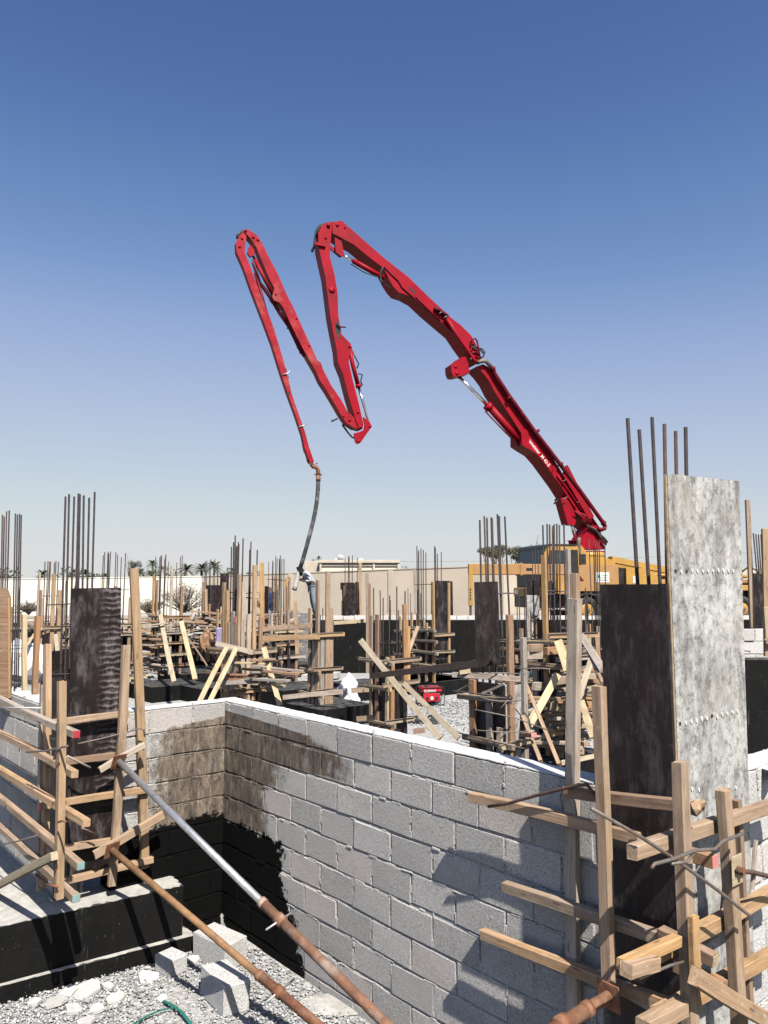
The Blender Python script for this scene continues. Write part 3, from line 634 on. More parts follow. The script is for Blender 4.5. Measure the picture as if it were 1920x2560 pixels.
# battens running back along the left side, ends towards the camera
for x0, y0, x1, y1, mt, e in [(-40, 1728, 191, 1836, 'wood_grey', 'red_paint'), (-40, 1816, 187, 1936, 'wood_tan', None), (-40, 1900, 216, 2058, 'wood_tan', None),
                              (-40, 1958, 202, 2165, 'wood_tan', 'cyan_paint'), (-40, 2030, 190, 2246, 'wood_tan', 'cyan_paint')]:
    T(FA, 'batten', onW, 'S', x0, y0, x1, y1, .225, .055, .055, mt, -Qv, (None, e))
T(FA, 'brace', onW, 'S', -60, 2245, 136, 2139, .36, .06, .05, 'wood_pale', -Qv)
T(FA, 'top_plate', onW, 'S', -40, 1745, 110, 1800, .16, .05, .035, 'wood_grey', -Qv)
# iron clamps and rods
wire(FA, onL, 'B1', [(500, 410), (640, 380), (780, 345), (900, 312), (925, 320), (930, 365)], .16, .0065)
wire(FA, onW, 'B1', [(170, 465), (300, 455), (400, 432), (435, 425)], .32, .008); wire(FA, onW, 'B1', [(345, 510), (370, 450), (385, 435)], .35, .007)
wire(FA, onL, 'B1', [(380, 545), (435, 490), (580, 565)], .23, .010, 'wood_grey', 'wedge'); wire(FA, onW, 'B1', [(-20, 1065), (120, 1035), (240, 1000)], .29, .007)
wire(FA, onW, 'B1', [(230, 1250), (300, 1310), (370, 1330)], .33, .008, 'rust'); wire(FA, onW, 'B1', [(375, 915), (400, 905), (425, 912)], .34, .007, 'rust')
wire(FA, onW, 'B1', [(0, 178), (120, 178), (260, 180)], .29, .006, 'strap_white'); wire(FA, onL, 'B1', [(520, 950), (560, 965), (615, 990)], .2, .006)
for (x, y) in [(65, 640), (120, 430), (30, 800), (205, 700)]:
    wire(FA, onW, 'B1', [(x, y - 25), (x + 8, y), (x + 3, y + 28)], .258, .004, 'tie_iron', 'wire_tie', 5)

def cage(label, ctr, w, d, z0, tops, r, spots, mat='rebar_ribbed', stirrups=(), lean=.012, n=7):
    """bundle of column bars standing on the grid of spots (fractions of w, d)"""
    cg = thing('rebar_cage', label, 'rebar', (ctr.x, ctr.y, z0)); rr = random.Random(int(abs(ctr.x*1000)))
    for (a, b), zt in zip(spots, tops):
        p = ctr + Rv*(a*w) + Qv*(b*d); p0 = V((p.x, p.y, z0)); p1 = V((p.x + rr.uniform(-lean, lean)*(zt - z0), p.y + rr.uniform(-lean, lean)*(zt - z0), zt))
        rod('bar', p0, p1, r, mat if rr.random() > .25 else mat.replace('_ribbed', '_ribbed_rust'), cg, n)
    for z in stirrups:
        cs = [ctr + Rv*(a*w*.56) + Qv*(b*d*.56) for a, b in ((-1, -1), (1, -1), (1, 1), (-1, 1))]; tz = rr.uniform(-.015, .015)
        P = [V((p.x, p.y, z + tz*(-1)**i)) for i, p in enumerate(cs)]; tube('stirrup', P + [P[0]], r*.62, 'rebar_steel', cg, 5, False)
    return cg
RING = [(-.5, -.5), (0, -.5), (.5, -.5), (.5, 0), (.5, .5), (0, .5), (-.5, .5), (-.5, 0)]
cA = PA - Rv*.32 + Qv*.24
def bars_at(label, v, pts, Y0, dY, zb, r, mat='rebar_ribbed', stirrups=(), n=7, rust=.25):
    """bars whose tops and lower points were measured: (xtop, ytop, xlow, ylow)"""
    P = []
    for i, (xt, yt, xl, yl) in enumerate(pts):
        Y = Y0 + dY*((i*7) % 5)/4 if dY else Y0
        a = atY(v, xt, yt, Y); b = atY(v, xl, yl, Y); k = (zb - a.z)/(b.z - a.z); P.append((a, a + (b - a)*k))
    c = sum((p[1] for p in P), V())/len(P); cg = thing('rebar_cage', label, 'rebar', c); rr = random.Random(len(label))
    for a, b in P: rod('bar', b, a, r, mat if rr.random() > rust else 'rebar_ribbed_rust', cg, n)
    for z in stirrups:
        xs_ = [p[1].x + (p[0].x - p[1].x)*(z - p[1].z)/(p[0].z - p[1].z) for p in P]; x0, x1 = min(xs_) - r*2, max(xs_) + r*2; tz = rr.uniform(-.02, .02)
        Q = [V((x0, Y0 - r*2, z)), V((x1, Y0 - r*2, z + tz)), V((x1, Y0 + dY + r*2, z + tz)), V((x0, Y0 + dY + r*2, z))]; tube('stirrup', Q + [Q[0]], r*.6, 'rebar_steel', cg, 5, False)
    return cg
bars_at('tall steel bars rising behind the scraped dark panel at left', 'A1', [(425, 107, 405, 800), (448, 92, 432, 800), (481, 107, 465, 690), (509, 87, 495, 690), (518, 92, 508, 690), (543, 100, 535, 690), (578, 115, 566, 690), (614, 77, 597, 690)],
        6.25, .42, .45, .0085, stirrups=(2.80, 2.25, 1.75))
bars_at('cluster of tall steel bars at the left edge', 'A1', [(16, 225, 6, 700), (28, 237, 18, 700), (43, 203, 33, 700), (60, 197, 47, 700), (100, 217, 88, 770), (113, 224, 103, 770), (127, 219, 116, 770), (138, 226, 128, 770)],
        7.6, .4, .4, .0072, stirrups=(2.72, 2.35, 2.0))
# far-left column panel
FC = thing('column_form', 'brownish plywood column form cut by the left edge', 'formwork', (gx(10, 7.4), 7.4, .4))
pc = [atY('A1', x, y, 7.35) for x, y in ((-120, 700), (45, 705), (66, 760), (66, 1420), (-120, 1400))]
prism('plywood_panel', pc, (0, .02, 0), 'wood_brown', FC); beam('panel_edge', atY('A1', 62, 765, 7.33), atY('A1', 64, 1415, 7.33), .02, .03, 'wood_orange', FC, (0, -1, 0))
beam('stud', atY('A1', -60, 760, 7.25), atY('A1', -60, 1500, 7.25), .09, .05, 'wood_grey', FC, (0, -1, 0))

# ------------------------------------------------------------------ steel props
def prop(label, top, mid, low, r0, r1, m0, m1, plate='rust', cross=True):
    P = thing('steel_prop', label, 'prop', low); d = (low - top).normalized()
    rod('inner_tube', top, mid + d*.12, r0, m0, P, 12); rod('outer_tube', mid, low, r1, m1, P, 12)
    rod('collar', mid + d*.16, mid + d*.215, r1*1.28, m1 if plate == 'rust' else 'galvanised', P, 12); rod('collar', mid - d*.005, mid + d*.03, r1*1.12, m1, P, 12)
    s = d.cross(UP).normalized(); u = s.cross(d)
    if cross:
        rod('pin', mid + d*.19 - s*.13 + u*.03, mid + d*.19 + s*.12 - u*.02, .007, 'galvanised', P, 6)
        rod('pin_chain', mid + d*.02 - s*r1, mid + d*.19 - s*(r1 + .012), .005, 'tie_iron', P, 5)
    box('head_plate', top - d*.004, (.12, .12, .008), plate, P, s, d)
    for k in range(9):
        q = top + d*(.25 + k*.14)
        if (q - top).length < (mid - top).length - .05: rod('pin_hole', q - s*0 + (EYE - q).normalized()*(r0*.55), q + (EYE - q).normalized()*(r0 + .0012), .0065, 'black_plastic', P, 8)
    return P
t0 = onL('B1', 765, 525, .23); m0 = atY('B2', 375, 1450, 5.33); l1 = atY('B2', 1195, 2212, 4.62)
dd = (l1 - t0); 
def along(v, x, y, a, b):                  # point of line a-b seen at a photo point
    d = b - a; r = ray(v, x, y); n = r.cross(d).cross(r); return a + d*((EYE - a).dot(n)/d.dot(n))
m0 = along('B2', 375, 1450, t0, l1); k = -t0.z/(l1.z - t0.z)
prop('long adjustable steel prop, silver upper tube and rusty lower tube, leaning from the left form', t0, m0, t0 + dd*k, .0245, .0315, 'galvanised', 'rust_worn')
t1 = onL('B1', 722, 1095, .24); l2 = atY('B2', 750, 2212, 4.95); m1 = along('B2', 370, 1905, t1, l2); k = -t1.z/(l2.z - t1.z)
prop('shorter rusty steel prop leaning from the foot of the left form over the loose blocks', t1, m1, t1 + (l2 - t1)*k, .0245, .031, 'rust_yellow', 'rust')
t2 = onR('B3', 850, 1600, .30); l3 = onR('B3', 560, 1780, .70); k = -t2.z/(l3.z - t2.z)
prop('rusty orange steel prop at the bottom beside the right form', t2, t2 + (l3 - t2)*.35, t2 + (l3 - t2)*min(k, 9), .026, .033, 'rust', 'rust', cross=False)

# ------------------------------------------------------------------ right column form
FB = thing('column_form', 'near right column form of dark and grey plywood ringed by rough battens', 'formwork', (PB.x, PB.y, 0))
panel(FB, 'plywood_panel', onR, 'S', [(1540, 2600), (1716, 2720), (1666, 1460), (1499, 1461)], .02, .02, -Qv, 'ply_dark')['label'] = 'dark brown plywood face'
pg = panel(FB, 'plywood_panel', onG, 'S', [(1726, 2720), (1890, 2560), (1848, 1203), (1669, 1184)], .035, .02, Rv, 'ply_grey'); pg['label'] = 'tall weathered grey-white plywood face with drilled holes'
beam('panel_edge', onG('S', 1667, 1190, .03) - Rv*.006, onG('S', 1720, 2600, .03) - Rv*.006, .012, .02, 'ply_edge', FB, -Qv, .001)
box('back_panel', C0 + Rv*4.0 + Qv*.72 + UP*1.5, (.6, .018, 2.6), 'ply_dark', FB, Rv)
for (x, y, s) in [(47, 0, 0)]: pass
for x, y, f in [(135, 645, 0), (175, 650, 1), (212, 648, 0), (252, 645, 1), (289, 645, 1), (328, 648, 1), (364, 645, 1), (399, 645, 1), (437, 640, 2), (473, 642, 2), (509, 645, 1), (541, 645, 1),
                (167, 1727, 0), (207, 1722, 1), (246, 1712, 1), (283, 1707, 1), (320, 1692, 2), (356, 1690, 1), (392, 1672, 0), (430, 1680, 2), (465, 1662, 1), (500, 1655, 1), (537, 1645, 1), (573, 1640, 1),
                (250, 2190, 1), (300, 2196, 1), (560, 2180, 1)]:
    p = onG('D2', x, y, .0362); q = onG('D2', x, y, .0335); vs_, fs_ = tubegeo([V(), V((0, 0, (p - q).length))], .008*(1.2 if f == 2 else 1), 10)
    vs_ = [V((a, b*(1.35 if f else 1.1), c)) for a, b, c in vs_]
    mk('plug' if f else 'drill_hole', vs_, fs_, 'plug' if f else 'black_plastic', FB, frame(q, Qv, Rv))
# studs on the dark face
T(FB, 'stud', onR, 'S', 1438, 1497, 1436, 2640, .05, .075, .05, 'wood_grey', -Qv, warp=.02)
T(FB, 'stud', onR, 'S', 1437, 1434, 1437, 1640, -.12, .05, .045, 'wood_tan', -Qv)
T(FB, 'stud', onR, 'S', 1497, 1716, 1523, 2486, .20, .062, .055, 'wood_tan', -Qv)
# studs on the grey face
T(FB, 'stud', onG, 'S', 1699, 1905, 1730, 2640, .21, .075, .055, 'wood_tan', Rv)
T(FB, 'stud', onG, 'S', 1808, 1975, 1850, 2600, .20, .078, .055, 'wood_tan', Rv)
T(FB, 'stud', onG, 'S', 1840, 2000, 1872, 2520, .10, .04, .05, 'wood_brown', Rv)
# battens along the dark face, sticking out past the column on the left
for x0, y0, x1, y1, o, mt, e, w_ in [(1177, 1991, 1600, 2097, .125, 'wood_tan', None, .06), (1414, 1978, 1690, 2012, .125, 'wood_brown', None, .06), (1262, 2216, 1700, 2360, .125, 'wood_tan', None, .062),
                                 (1207, 2334, 1690, 2520, .125, 'wood_tan', None, .06), (1560, 2470, 1720, 2560, .125, 'wood_grey', None, .06)]:
    T(FB, 'batten', onR, 'S', x0, y0, x1, y1, o, w_, .055, mt, -Qv)
T(FB, 'batten', onR, 'S', 1640, 2112, 1787, 2154, .15, .06, .06, 'wood_brown', -Qv, (None, 'pink_paint'))
T(FB, 'batten', onR, 'S', 1650, 2330, 1788, 2402, .15, .06, .06, 'wood_brown', -Qv, (None, 'wood_pale'))
T(FB, 'batten', onR, 'S', 1690, 2410, 1812, 2470, .15, .06, .06, 'wood_brown', -Qv)
# battens along the grey face
for x0, y0, x1, y1, mt, w_ in [(1581, 2131, 1960, 2003, 'wood_tan', .068), (1600, 2404, 1960, 2212, 'wood_orange', .07), (1640, 2540, 1960, 2370, 'wood_orange', .075)]:
    T(FB, 'batten', onG, 'S', x0, y0, x1, y1, .13, w_, .06, mt, Rv)
T(FB, 'wedge', onG, 'S', 1555, 2412, 1694, 2350, .20, .05, .05, 'wood_orange', Rv); T(FB, 'wedge', onG, 'S', 1566, 2425, 1635, 2405, .23, .06, .06, 'wood_tan', Rv)
T(FB, 'wedge', onG, 'S', 1733, 2290, 1738, 2434, .26, .06, .03, 'wood_orange', Rv); T(FB, 'brace', onG, 'S', 1735, 2440, 1960, 2574, .30, .075, .05, 'wood_tan', Rv)
T(FB, 'wedge', onG, 'S', 1606, 2570, 1705, 2515, .22, .07, .07, 'wood_tan', Rv); T(FB, 'wedge', onG, 'S', 1880, 2225, 1890, 2100, .24, .02, .02, 'wood_grey', Rv)
# iron rods
wire(FB, onR, 'B3', [(245, 640), (340, 625), (520, 575), (700, 530), (745, 530), (780, 580), (822, 608)], .17, .0095, 'rebar_rust')
wire(FB, onG, 'B3', [(765, 650, .0), (1010, 790, .0), (1200, 915, .02), (1400, 1060, .03), (1545, 1175, .03), (1570, 1195, .03)], .27, .0075)
wire(FB, onG, 'B3', [(1070, 950), (1085, 930), (1180, 905), (1290, 862), (1390, 855), (1430, 815), (1530, 778)], .30, .0075)
wire(FB, onG, 'B3', [(1170, 930), (1250, 920), (1285, 870)], .295, .007); wire(FB, onG, 'B3', [(1290, 975), (1320, 930), (1350, 925)], .14, .004)
wire(FB, onG, 'B3', [(1010, 1508), (1160, 1445), (1230, 1425)], .24, .006); wire(FB, onG, 'B3', [(1310, 1345), (1405, 1300)], .10, .006)
wire(FB, onR, 'B3', [(668, 595), (669, 635)], .14, .003, 'strap_white', 'nail')
wire(FB, onG, 'D6', [(1420, 545), (1540, 555), (1700, 595), (1800, 615)], .26, .011, 'rebar_ribbed_rust', 'threaded_rod', 8)
pl = onG('D6', 1420, 535, .245); box('anchor_plate', pl, (.10, .13, .006), 'wood_pale', FB, Qv, Rv); tube('nut', [pl, pl + Rv*.035], .018, 'rust', FB, 6, False)
lump('splinters', onR('B3', 1295, 640, .15), (.035, .03, .035), 'wood_orange', seed=4, amp=.5, parent=FB)
bars_at('six thick tall steel bars standing behind the near right form', 'S', [(1569, 1046, 1594, 1460), (1598, 1074, 1622, 1458), (1630, 1043, 1650, 1458), (1661, 1060, 1668, 1460), (1689, 1078, 1691, 1190), (1714, 1068, 1716, 1190)],
        4.25, .3, .1, .0105, n=10, rust=.35)

# ------------------------------------------------------------------ column forms in the middle distance
def form(label, px, Y, w, d, z0=.4, left=None, right=None, lst=(), rst=(), yl=(), yr=(), mats=None, seed=0, ext=.28, tie=True, ply=('ply_dark', 'ply_dark'), back=None, sw=.085):
    """left/right: (z bottom, z top) of the plywood on the two faces; lst/rst: (place -.5...5, z top[, z bottom]) of studs; yl/yr: heights of battens"""
    r = random.Random(seed + 31); c = V((gx(px, Y), Y, 0)); F = thing('column_form', label, 'formwork', (c.x, c.y, z0)); W_ = mats or WOODS
    fl = c - Qv*(d/2); fr = c + Rv*(w/2)
    if left: box('plywood_panel', fl - Qv*.009 + UP*((left[0] + left[1])/2), (w, .018, left[1] - left[0]), ply[0], F, Rv)
    if right: box('plywood_panel', fr + Rv*.009 + UP*((right[0] + right[1])/2), (d, .018, right[1] - right[0]), ply[1], F, Qv)
    if back:
        box('plywood_panel', c + Qv*(d/2 + .009) + UP*((back[0] + back[1])/2), (w, .018, back[1] - back[0]), ply[0], F, Rv)
        box('plywood_panel', c - Rv*(w/2 + .009) + UP*((back[0] + back[1])/2), (d, .018, back[1] - back[0]), ply[1], F, Qv)
    for base, dirv, nr, sts, wd in ((fl, Rv, -Qv, lst, w), (fr, Qv, Rv, rst, d)):
        for s in sts:
            a = base + dirv*(s[0]*wd) + nr*.043; zb = s[2] if len(s) > 2 else z0; tl = r.uniform(-.02, .02)
            mt = s[3] if len(s) > 3 else r.choice(W_); st = beam('stud', V((a.x, a.y, zb)), V((a.x + tl, a.y, s[1])), sw*r.uniform(.85, 1.1), .048, mt, F, nr, .003)
            if len(s) > 4: beam('painted_end', V((a.x + tl, a.y, s[1] - .12)), V((a.x + tl, a.y, s[1] + .003)), sw*1.12, .054, s[4], st, nr, .002)
    for base, dirv, nr, hs, wd, dz in ((fl, Rv, -Qv, yl, w, 0), (fr, Qv, Rv, yr, d, .07)):
        for z in hs:
            e0 = wd/2 + ext*r.uniform(.4, 1.2); e1 = wd/2 + ext*r.uniform(.3, 1.1); q = base + nr*.095 + UP*(z + dz); tl = r.uniform(-.02, .02)
            beam('batten', q - dirv*e0 - UP*tl, q + dirv*e1 + UP*tl, .075*r.uniform(.8, 1.15), .05, r.choice(W_), F, nr, .003)
            if tie: rod('tie_rod', q - dirv*(e0*1.1) + nr*.045 + UP*.05, q + dirv*(e1*.9) + nr*.04 + UP*r.uniform(.02, .07), .008, 'tie_iron', F, 5)
    return F, c
def plank(label, v, x0, y0, Y0, x1, y1, Y1, w=.09, t=.04, mat='wood_pale', up=None, name='plank', cat='plank', group=None, parent=None):
    a = atY(v, x0, y0, Y0); b = atY(v, x1, y1, Y1); up = up or (EYE - (a + b)/2)
    o = beam(name, a, b, w*.85, t, mat, parent, up, .003, .03)
    if label: tag(o, label, cat, group)
    return o
SPOT = lambda n, s: [(random.Random(s + i).uniform(-.5, .5), RING[i % 8][1]) for i in range(n)]
def topsz(ztop, n, s, j=.10): r = random.Random(s); return [ztop + r.uniform(-j, j) for _ in range(n)]

# --- plank-clad form left of centre, with four slanting boards
F1, c1 = form('tall plank-clad column form left of centre, slanting pale boards at its sides', 608, 15.0, .52, .42, .4, lst=[(-.5, 3.05, .4, 'wood_orange'), (-.3, 2.9, .4, 'wood_orange'), (-.1, 2.3), (.15, 2.5, .4, 'wood_grey'), (.35, 2.4, .4, 'wood_tan', 'pink_paint'), (.5, 3.2)],
    rst=[(-.4, 3.05), (-.1, 2.45, .4, 'wood_grey'), (.2, 3.38, .4, 'wood_tan'), (.48, 2.4)], yl=(1.0, 1.28, 1.75), yr=(.95, 1.66), left=(.4, 1.9), right=(.4, 1.7), seed=1, ext=.5)
cage('tall bars in the plank-clad form left of centre', c1, .42, .34, .5, topsz(3.82, 11, 3, .14), .0135, SPOT(11, 40), stirrups=(2.75, 2.85))
plank('left pale board of the pair slanting down from the plank-clad form', 'D4', 1105, 990, 14.2, 800, 1600, 13.6, .10, .03); plank('right pale board of the pair slanting down from the plank-clad form', 'D4', 1205, 1000, 14.2, 915, 1580, 13.5, .10, .03)
plank('pale board slanting down right of the plank-clad form', 'D4', 1490, 990, 14.4, 1660, 1590, 14.0, .11, .03)
plank('grey cap board lying on the plank-clad form', 'A2', 105, 800, 14.3, 345, 860, 14.2, .10, .05, 'wood_grey'); plank('pale split log lying across the foot of the plank-clad form', 'A2', 95, 1060, 14.2, 385, 1045, 14.1, .09, .06, 'wood_grey')
for i, (y, mt) in enumerate([(1000, 'rust_worn'), (1030, 'rust_worn')]):
    tag(rod('scaffold_tube', atY('A2', 110, y + 5, 14.25), atY('A2', 400, y + 8, 14.15), .028, mt), ('upper' if i == 0 else 'lower') + ' brown scaffold tube tied across the plank-clad form', 'pipe', 'tubes tied to the plank-clad form')
for i in range(3): tag(rod('scaffold_tube', atY('A2', 330 + 40*i, 990 + 9*i, 13.9 + .3*i), atY('A2', 560, 988 + 18*i, 14.6), .028, 'tie_iron'), ['upper', 'middle', 'lower'][i] + ' grey scaffold tube jutting right from the plank-clad form', 'pipe', 'tubes jutting right from the plank-clad form')

# --- narrow form on its own black pad
pd, pc_ = pad('black tarred pad under the slim plank form in the middle', 'A2', 815, 1228, 1.40)
F3, c3 = form('slim plank form standing on a black pad below the worker', 803, pc_.y, .30, .30, .4, lst=[(-.5, 2.50, .4, 'wood_tan'), (.0, 1.9, .4, 'wood_grey'), (.5, 3.12, .4, 'wood_tan')], rst=[(-.35, 1.9, .4, 'wood_grey'), (.1, 3.32, .4, 'wood_tan'), (.48, 2.5, .4)],
    yl=(.62, 1.12, 1.86), yr=(.62, 1.10, 1.84), seed=4, ext=.3, left=(.42, 1.9), mats=['wood_tan', 'wood_tan', 'wood_pale'], sw=.10)
cage('thin dark bars in the slim form on the black pad', c3, .2, .2, .5, [2.6, 2.72, 2.35, 2.5], .011, RING[:4], stirrups=(1.95, 2.0))
plank('long pale plank nailed level with the slim form at knee height of the worker', 'A2', 380, 712, 15.6, 725, 682, 17.2, .12, .04, 'wood_tan'); plank('long orange plank below it between the plank-clad and slim forms', 'A2', 392, 772, 15.2, 772, 758, 17.0, .13, .04, 'wood_orange')
plank('long pale plank running right from the slim form before the black wall', 'A2', 865, 668, 17.6, 1085, 652, 18.0, .10, .04, 'wood_pale')
plank('battered board lying aslant at the foot of the slim form', 'A2', 540, 1150, 17.0, 925, 1112, 16.6, .12, .05, 'wood_grey')

# --- dark form with the two pale diagonal boards, centre right
F2, c2 = form('dark plywood form behind two long pale diagonal boards', 974, 15.6, .48, .48, 0, left=(.0, 1.62), right=(0, 1.62), lst=[(-.5, 2.40, 0, 'wood_tan'), (-.12, 2.42, 0, 'wood_brown'), (.5, 1.6)], rst=[(-.4, 1.62), (.35, 2.62, .9, 'wood_brown'), (.5, 2.18, .9, 'wood_orange')],
    yl=(.32, 1.0, 1.5), yr=(.30, 1.0, 1.45), seed=6, ext=.35)
cage('group of short thin bars in the dark form behind the diagonal boards', c2, .42, .42, .3, [2.95, 2.9, 2.8, 2.95, 2.62, 2.5, 2.7, 2.75, 2.98], .012, RING + [(.25, .3)], stirrups=(1.85,))
plank('longest pale diagonal board with a red end, right of centre', 'A3', 5, 910, 15.0, 520, 1545, 13.2, .13, .04, 'wood_pale'); plank('shorter pale diagonal board beside the generator', 'A3', 285, 1190, 15.3, 640, 1545, 13.6, .12, .04, 'wood_pale')
o = plank('brown rail board sloping from the dark form up to the right', 'A3', 70, 1140, 15.0, 1015, 1030, 9.4, .12, .04, 'wood_brown')
plank('tan offcut lying left of the dark form on the gravel', 'A2', 980, 1105, 17.4, 1095, 1098, 17.4, .13, .06, 'wood_tan'); plank('pinkish offcut lying by the foot of the dark form', 'A2', 1020, 1290, 15.2, 1120, 1280, 15.0, .12, .07, 'wood_tan')
plank('tan offcut on the ground right of the diagonal boards', 'A3', 345, 1500, 13.4, 420, 1490, 13.4, .10, .06, 'wood_brown')

# --- right-centre form with tall black panel, near
F4, c4 = form('black plywood form with a tall rear panel, right of centre', 1246, 9.6, .50, .40, .3, left=(.3, 1.80), right=(.3, 1.78), ply=('ply_dark', 'ply_grey'), lst=[(-.45, 1.82, .3, 'wood_brown'), (.12, 1.7, .3, 'wood_grey'), (.36, 1.3, .3)], rst=[(-.34, 2.62, .3, 'wood_brown'), (.28, 2.34, .3, 'wood_grey')],
    yl=(.74, 1.12, 1.62), yr=(.72, 1.05), seed=9, ext=.22)
pp = [atY('A3', x, y, 9.75) for x, y in ((740, 532), (893, 528), (915, 1060), (752, 1090))]; prism('plywood_panel', pp, (.0, .018, 0), 'ply_dark', F4)
bars_at('tall dark bars behind the tall black panel right of centre', 'A3', [(776, 130, 784, 525), (805, 105, 818, 525), (822, 116, 831, 525), (850, 112, 862, 525), (856, 120, 868, 530), (890, 92, 908, 560), (902, 104, 914, 560), (938, 106, 960, 580)], 9.9, .3, .35, .0125, stirrups=(2.86, 2.25))
plank('weathered grey board nailed across the top of the black form right of centre', 'D7', -30, 640, 9.3, 700, 690, 8.9, .075, .05, 'wood_grey')
plank('split yellow wedge resting on the grey board', 'D7', 40, 620, 9.2, 155, 600, 9.2, .06, .06, 'wood_pale', cat='wedge', name='wedge')
plank('grey strut left of the two crossing boards', 'D7', 285, 850, 9.4, 525, 740, 9.2, .035, .02, 'wood_grey'); plank('thin grey strut far left under the rail board', 'D7', 0, 830, 10, 170, 735, 9.6, .03, .02, 'wood_grey')
for i, pts in enumerate([[(265, 885), (360, 915), (480, 930), (730, 925)], [(200, 1020), (400, 1060), (640, 1110), (1000, 1245)], [(215, 1245), (420, 1262), (560, 1270), (790, 1258)], [(340, 1350), (500, 1385), (640, 1420), (750, 1448)], [(170, 620), (300, 632), (460, 622), (760, 632)], [(480, 1010), (520, 970), (570, 915)], [(490, 1340), (520, 1290), (560, 1260)], [(680, 575), (900, 570), (1010, 578), (1035, 575)]]):
    tube('tie_rod', [atY('D7', x, y, 9.0) for x, y in pts], .0075, 'tie_iron', F4, 6)
beam('batten', atY('D7', 720, 1295, 9.15), atY('D7', 850, 1300, 8.95), .075, .05, 'wood_brown', F4); beam('painted_end', atY('D7', 848, 1300, 8.94), atY('D7', 853, 1300, 8.93), .073, .048, 'pink_paint', F4)
# crossing boards
plank('long dark-edged board leaning right behind the near wall', 'D7', 740, 690, 10.4, 1130, 1640, 9.0, .11, .045, 'wood_tan', V((1, -.35, .2))); plank('second leaning board parallel to it, nearer the black form', 'D7', 690, 1000, 9.6, 930, 1600, 8.8, .10, .045, 'wood_tan', V((1, -.35, .2)))
plank('pale board crossing behind the leaning boards', 'D7', 1110, 640, 11.2, 770, 1230, 10.0, .12, .03, 'wood_pale')

# --- form with bars in front of the truck cab
F5, c5 = form('cluttered column form with dark bars in front of the yellow truck cab', 1392, 12.2, .44, .44, .4, left=(.4, 2.45), right=(.4, 2.2), lst=[(-.5, 1.7, .4, 'wood_grey'), (-.05, 3.45, .4, 'wood_orange'), (.45, 1.6)], rst=[(-.1, 3.55, .4, 'wood_grey'), (.4, 1.7), ],
    yl=(.55, .85, 1.1, 1.45, 1.75, 2.1), yr=(.6, .9, 1.2, 1.55, 1.8, 2.15), seed=12, ext=.38)
box('plywood_panel', atY('D1', 552, 775, 12.6), (.21, .018, .72), 'ply_grey', F5, (1, .1, 0)); box('plywood_panel', atY('D1', 552, 541, 12.6), (.21, .018, .245), 'ply_dark', F5, (1, .1, 0))
bars_at('dark bars bundled in the form before the truck cab', 'D1', [(628, 40, 640, 500), (662, 32, 668, 500), (682, 36, 688, 500), (706, 48, 708, 700), (718, 34, 722, 700), (740, 30, 742, 700), (760, 40, 764, 500), (796, 30, 806, 500)], 12.3, .35, .4, .014, stirrups=(2.84, 2.9, 2.6, 2.3))
bars_at('thin bars left of the cluttered form, in front of the cab window', 'D1', [(546, 250, 548, 800), (566, 212, 572, 800), (592, 240, 596, 800), (617, 230, 620, 800)], 16.0, .3, .4, .009)
plank('short stake left of the cluttered form', 'D1', 525, 728, 12.4, 530, 1080, 12.4, .065, .05, 'wood_grey', cat='stake', name='stake'); plank('second short stake left of the cluttered form', 'D1', 572, 760, 12.6, 580, 1080, 12.6, .06, .05, 'wood_brown', cat='stake', name='stake')
plank('pale yellow brace leaning right across the cluttered form', 'D7', 1115, 275, 11.2, 1225, 600, 10.6, .14, .03, 'wood_pale'); plank('pale yellow brace low behind the near grey stud', 'D7', 1365, 930, 10.6, 1500, 1330, 9.8, .11, .03, 'wood_pale')
plank('whitish board leaning down to the near dark panel', 'D7', 1370, 215, 10.8, 1600, 580, 9.8, .11, .04, 'wood_grey'); plank('tan board leaning down just left of the near dark panel', 'D7', 1430, 350, 10.6, 1610, 750, 9.6, .09, .04, 'wood_tan', V((1, -.35, .2))); plank('pale board leaning left beside the near dark panel', 'D7', 1480, 470, 11, 1340, 900, 10.6, .10, .03, 'wood_pale')
plank('fresh yellow board lying on the black pad behind the near wall', 'D7', 1140, 1605, 9.6, 1510, 1530, 9.8, .07, .05, 'wood_pale')
for i, (x0, y0, x1, y1, mt, e) in enumerate([(800, 350, 930, 345, 'wood_tan', None), (990, 725, 1230, 690, 'wood_tan', 'red_paint'), (850, 765, 1010, 770, 'wood_grey', None), (1050, 990, 1170, 985, 'wood_pale', None), (1020, 1270, 1190, 1245, 'wood_tan', None), (980, 385, 1230, 360, 'wood_brown', None), (760, 430, 930, 425, 'wood_grey', None), (720, 640, 775, 640, 'cyan_paint', None)]):
    beam('batten', atY('D7', x0, y0, 11.3), atY('D7', x1, y1, 11.6), .11, .07, mt, F5, (0, -1, 0))
pad('black pad under the cluttered form', 'D7', 1080, 1590, 1.35)

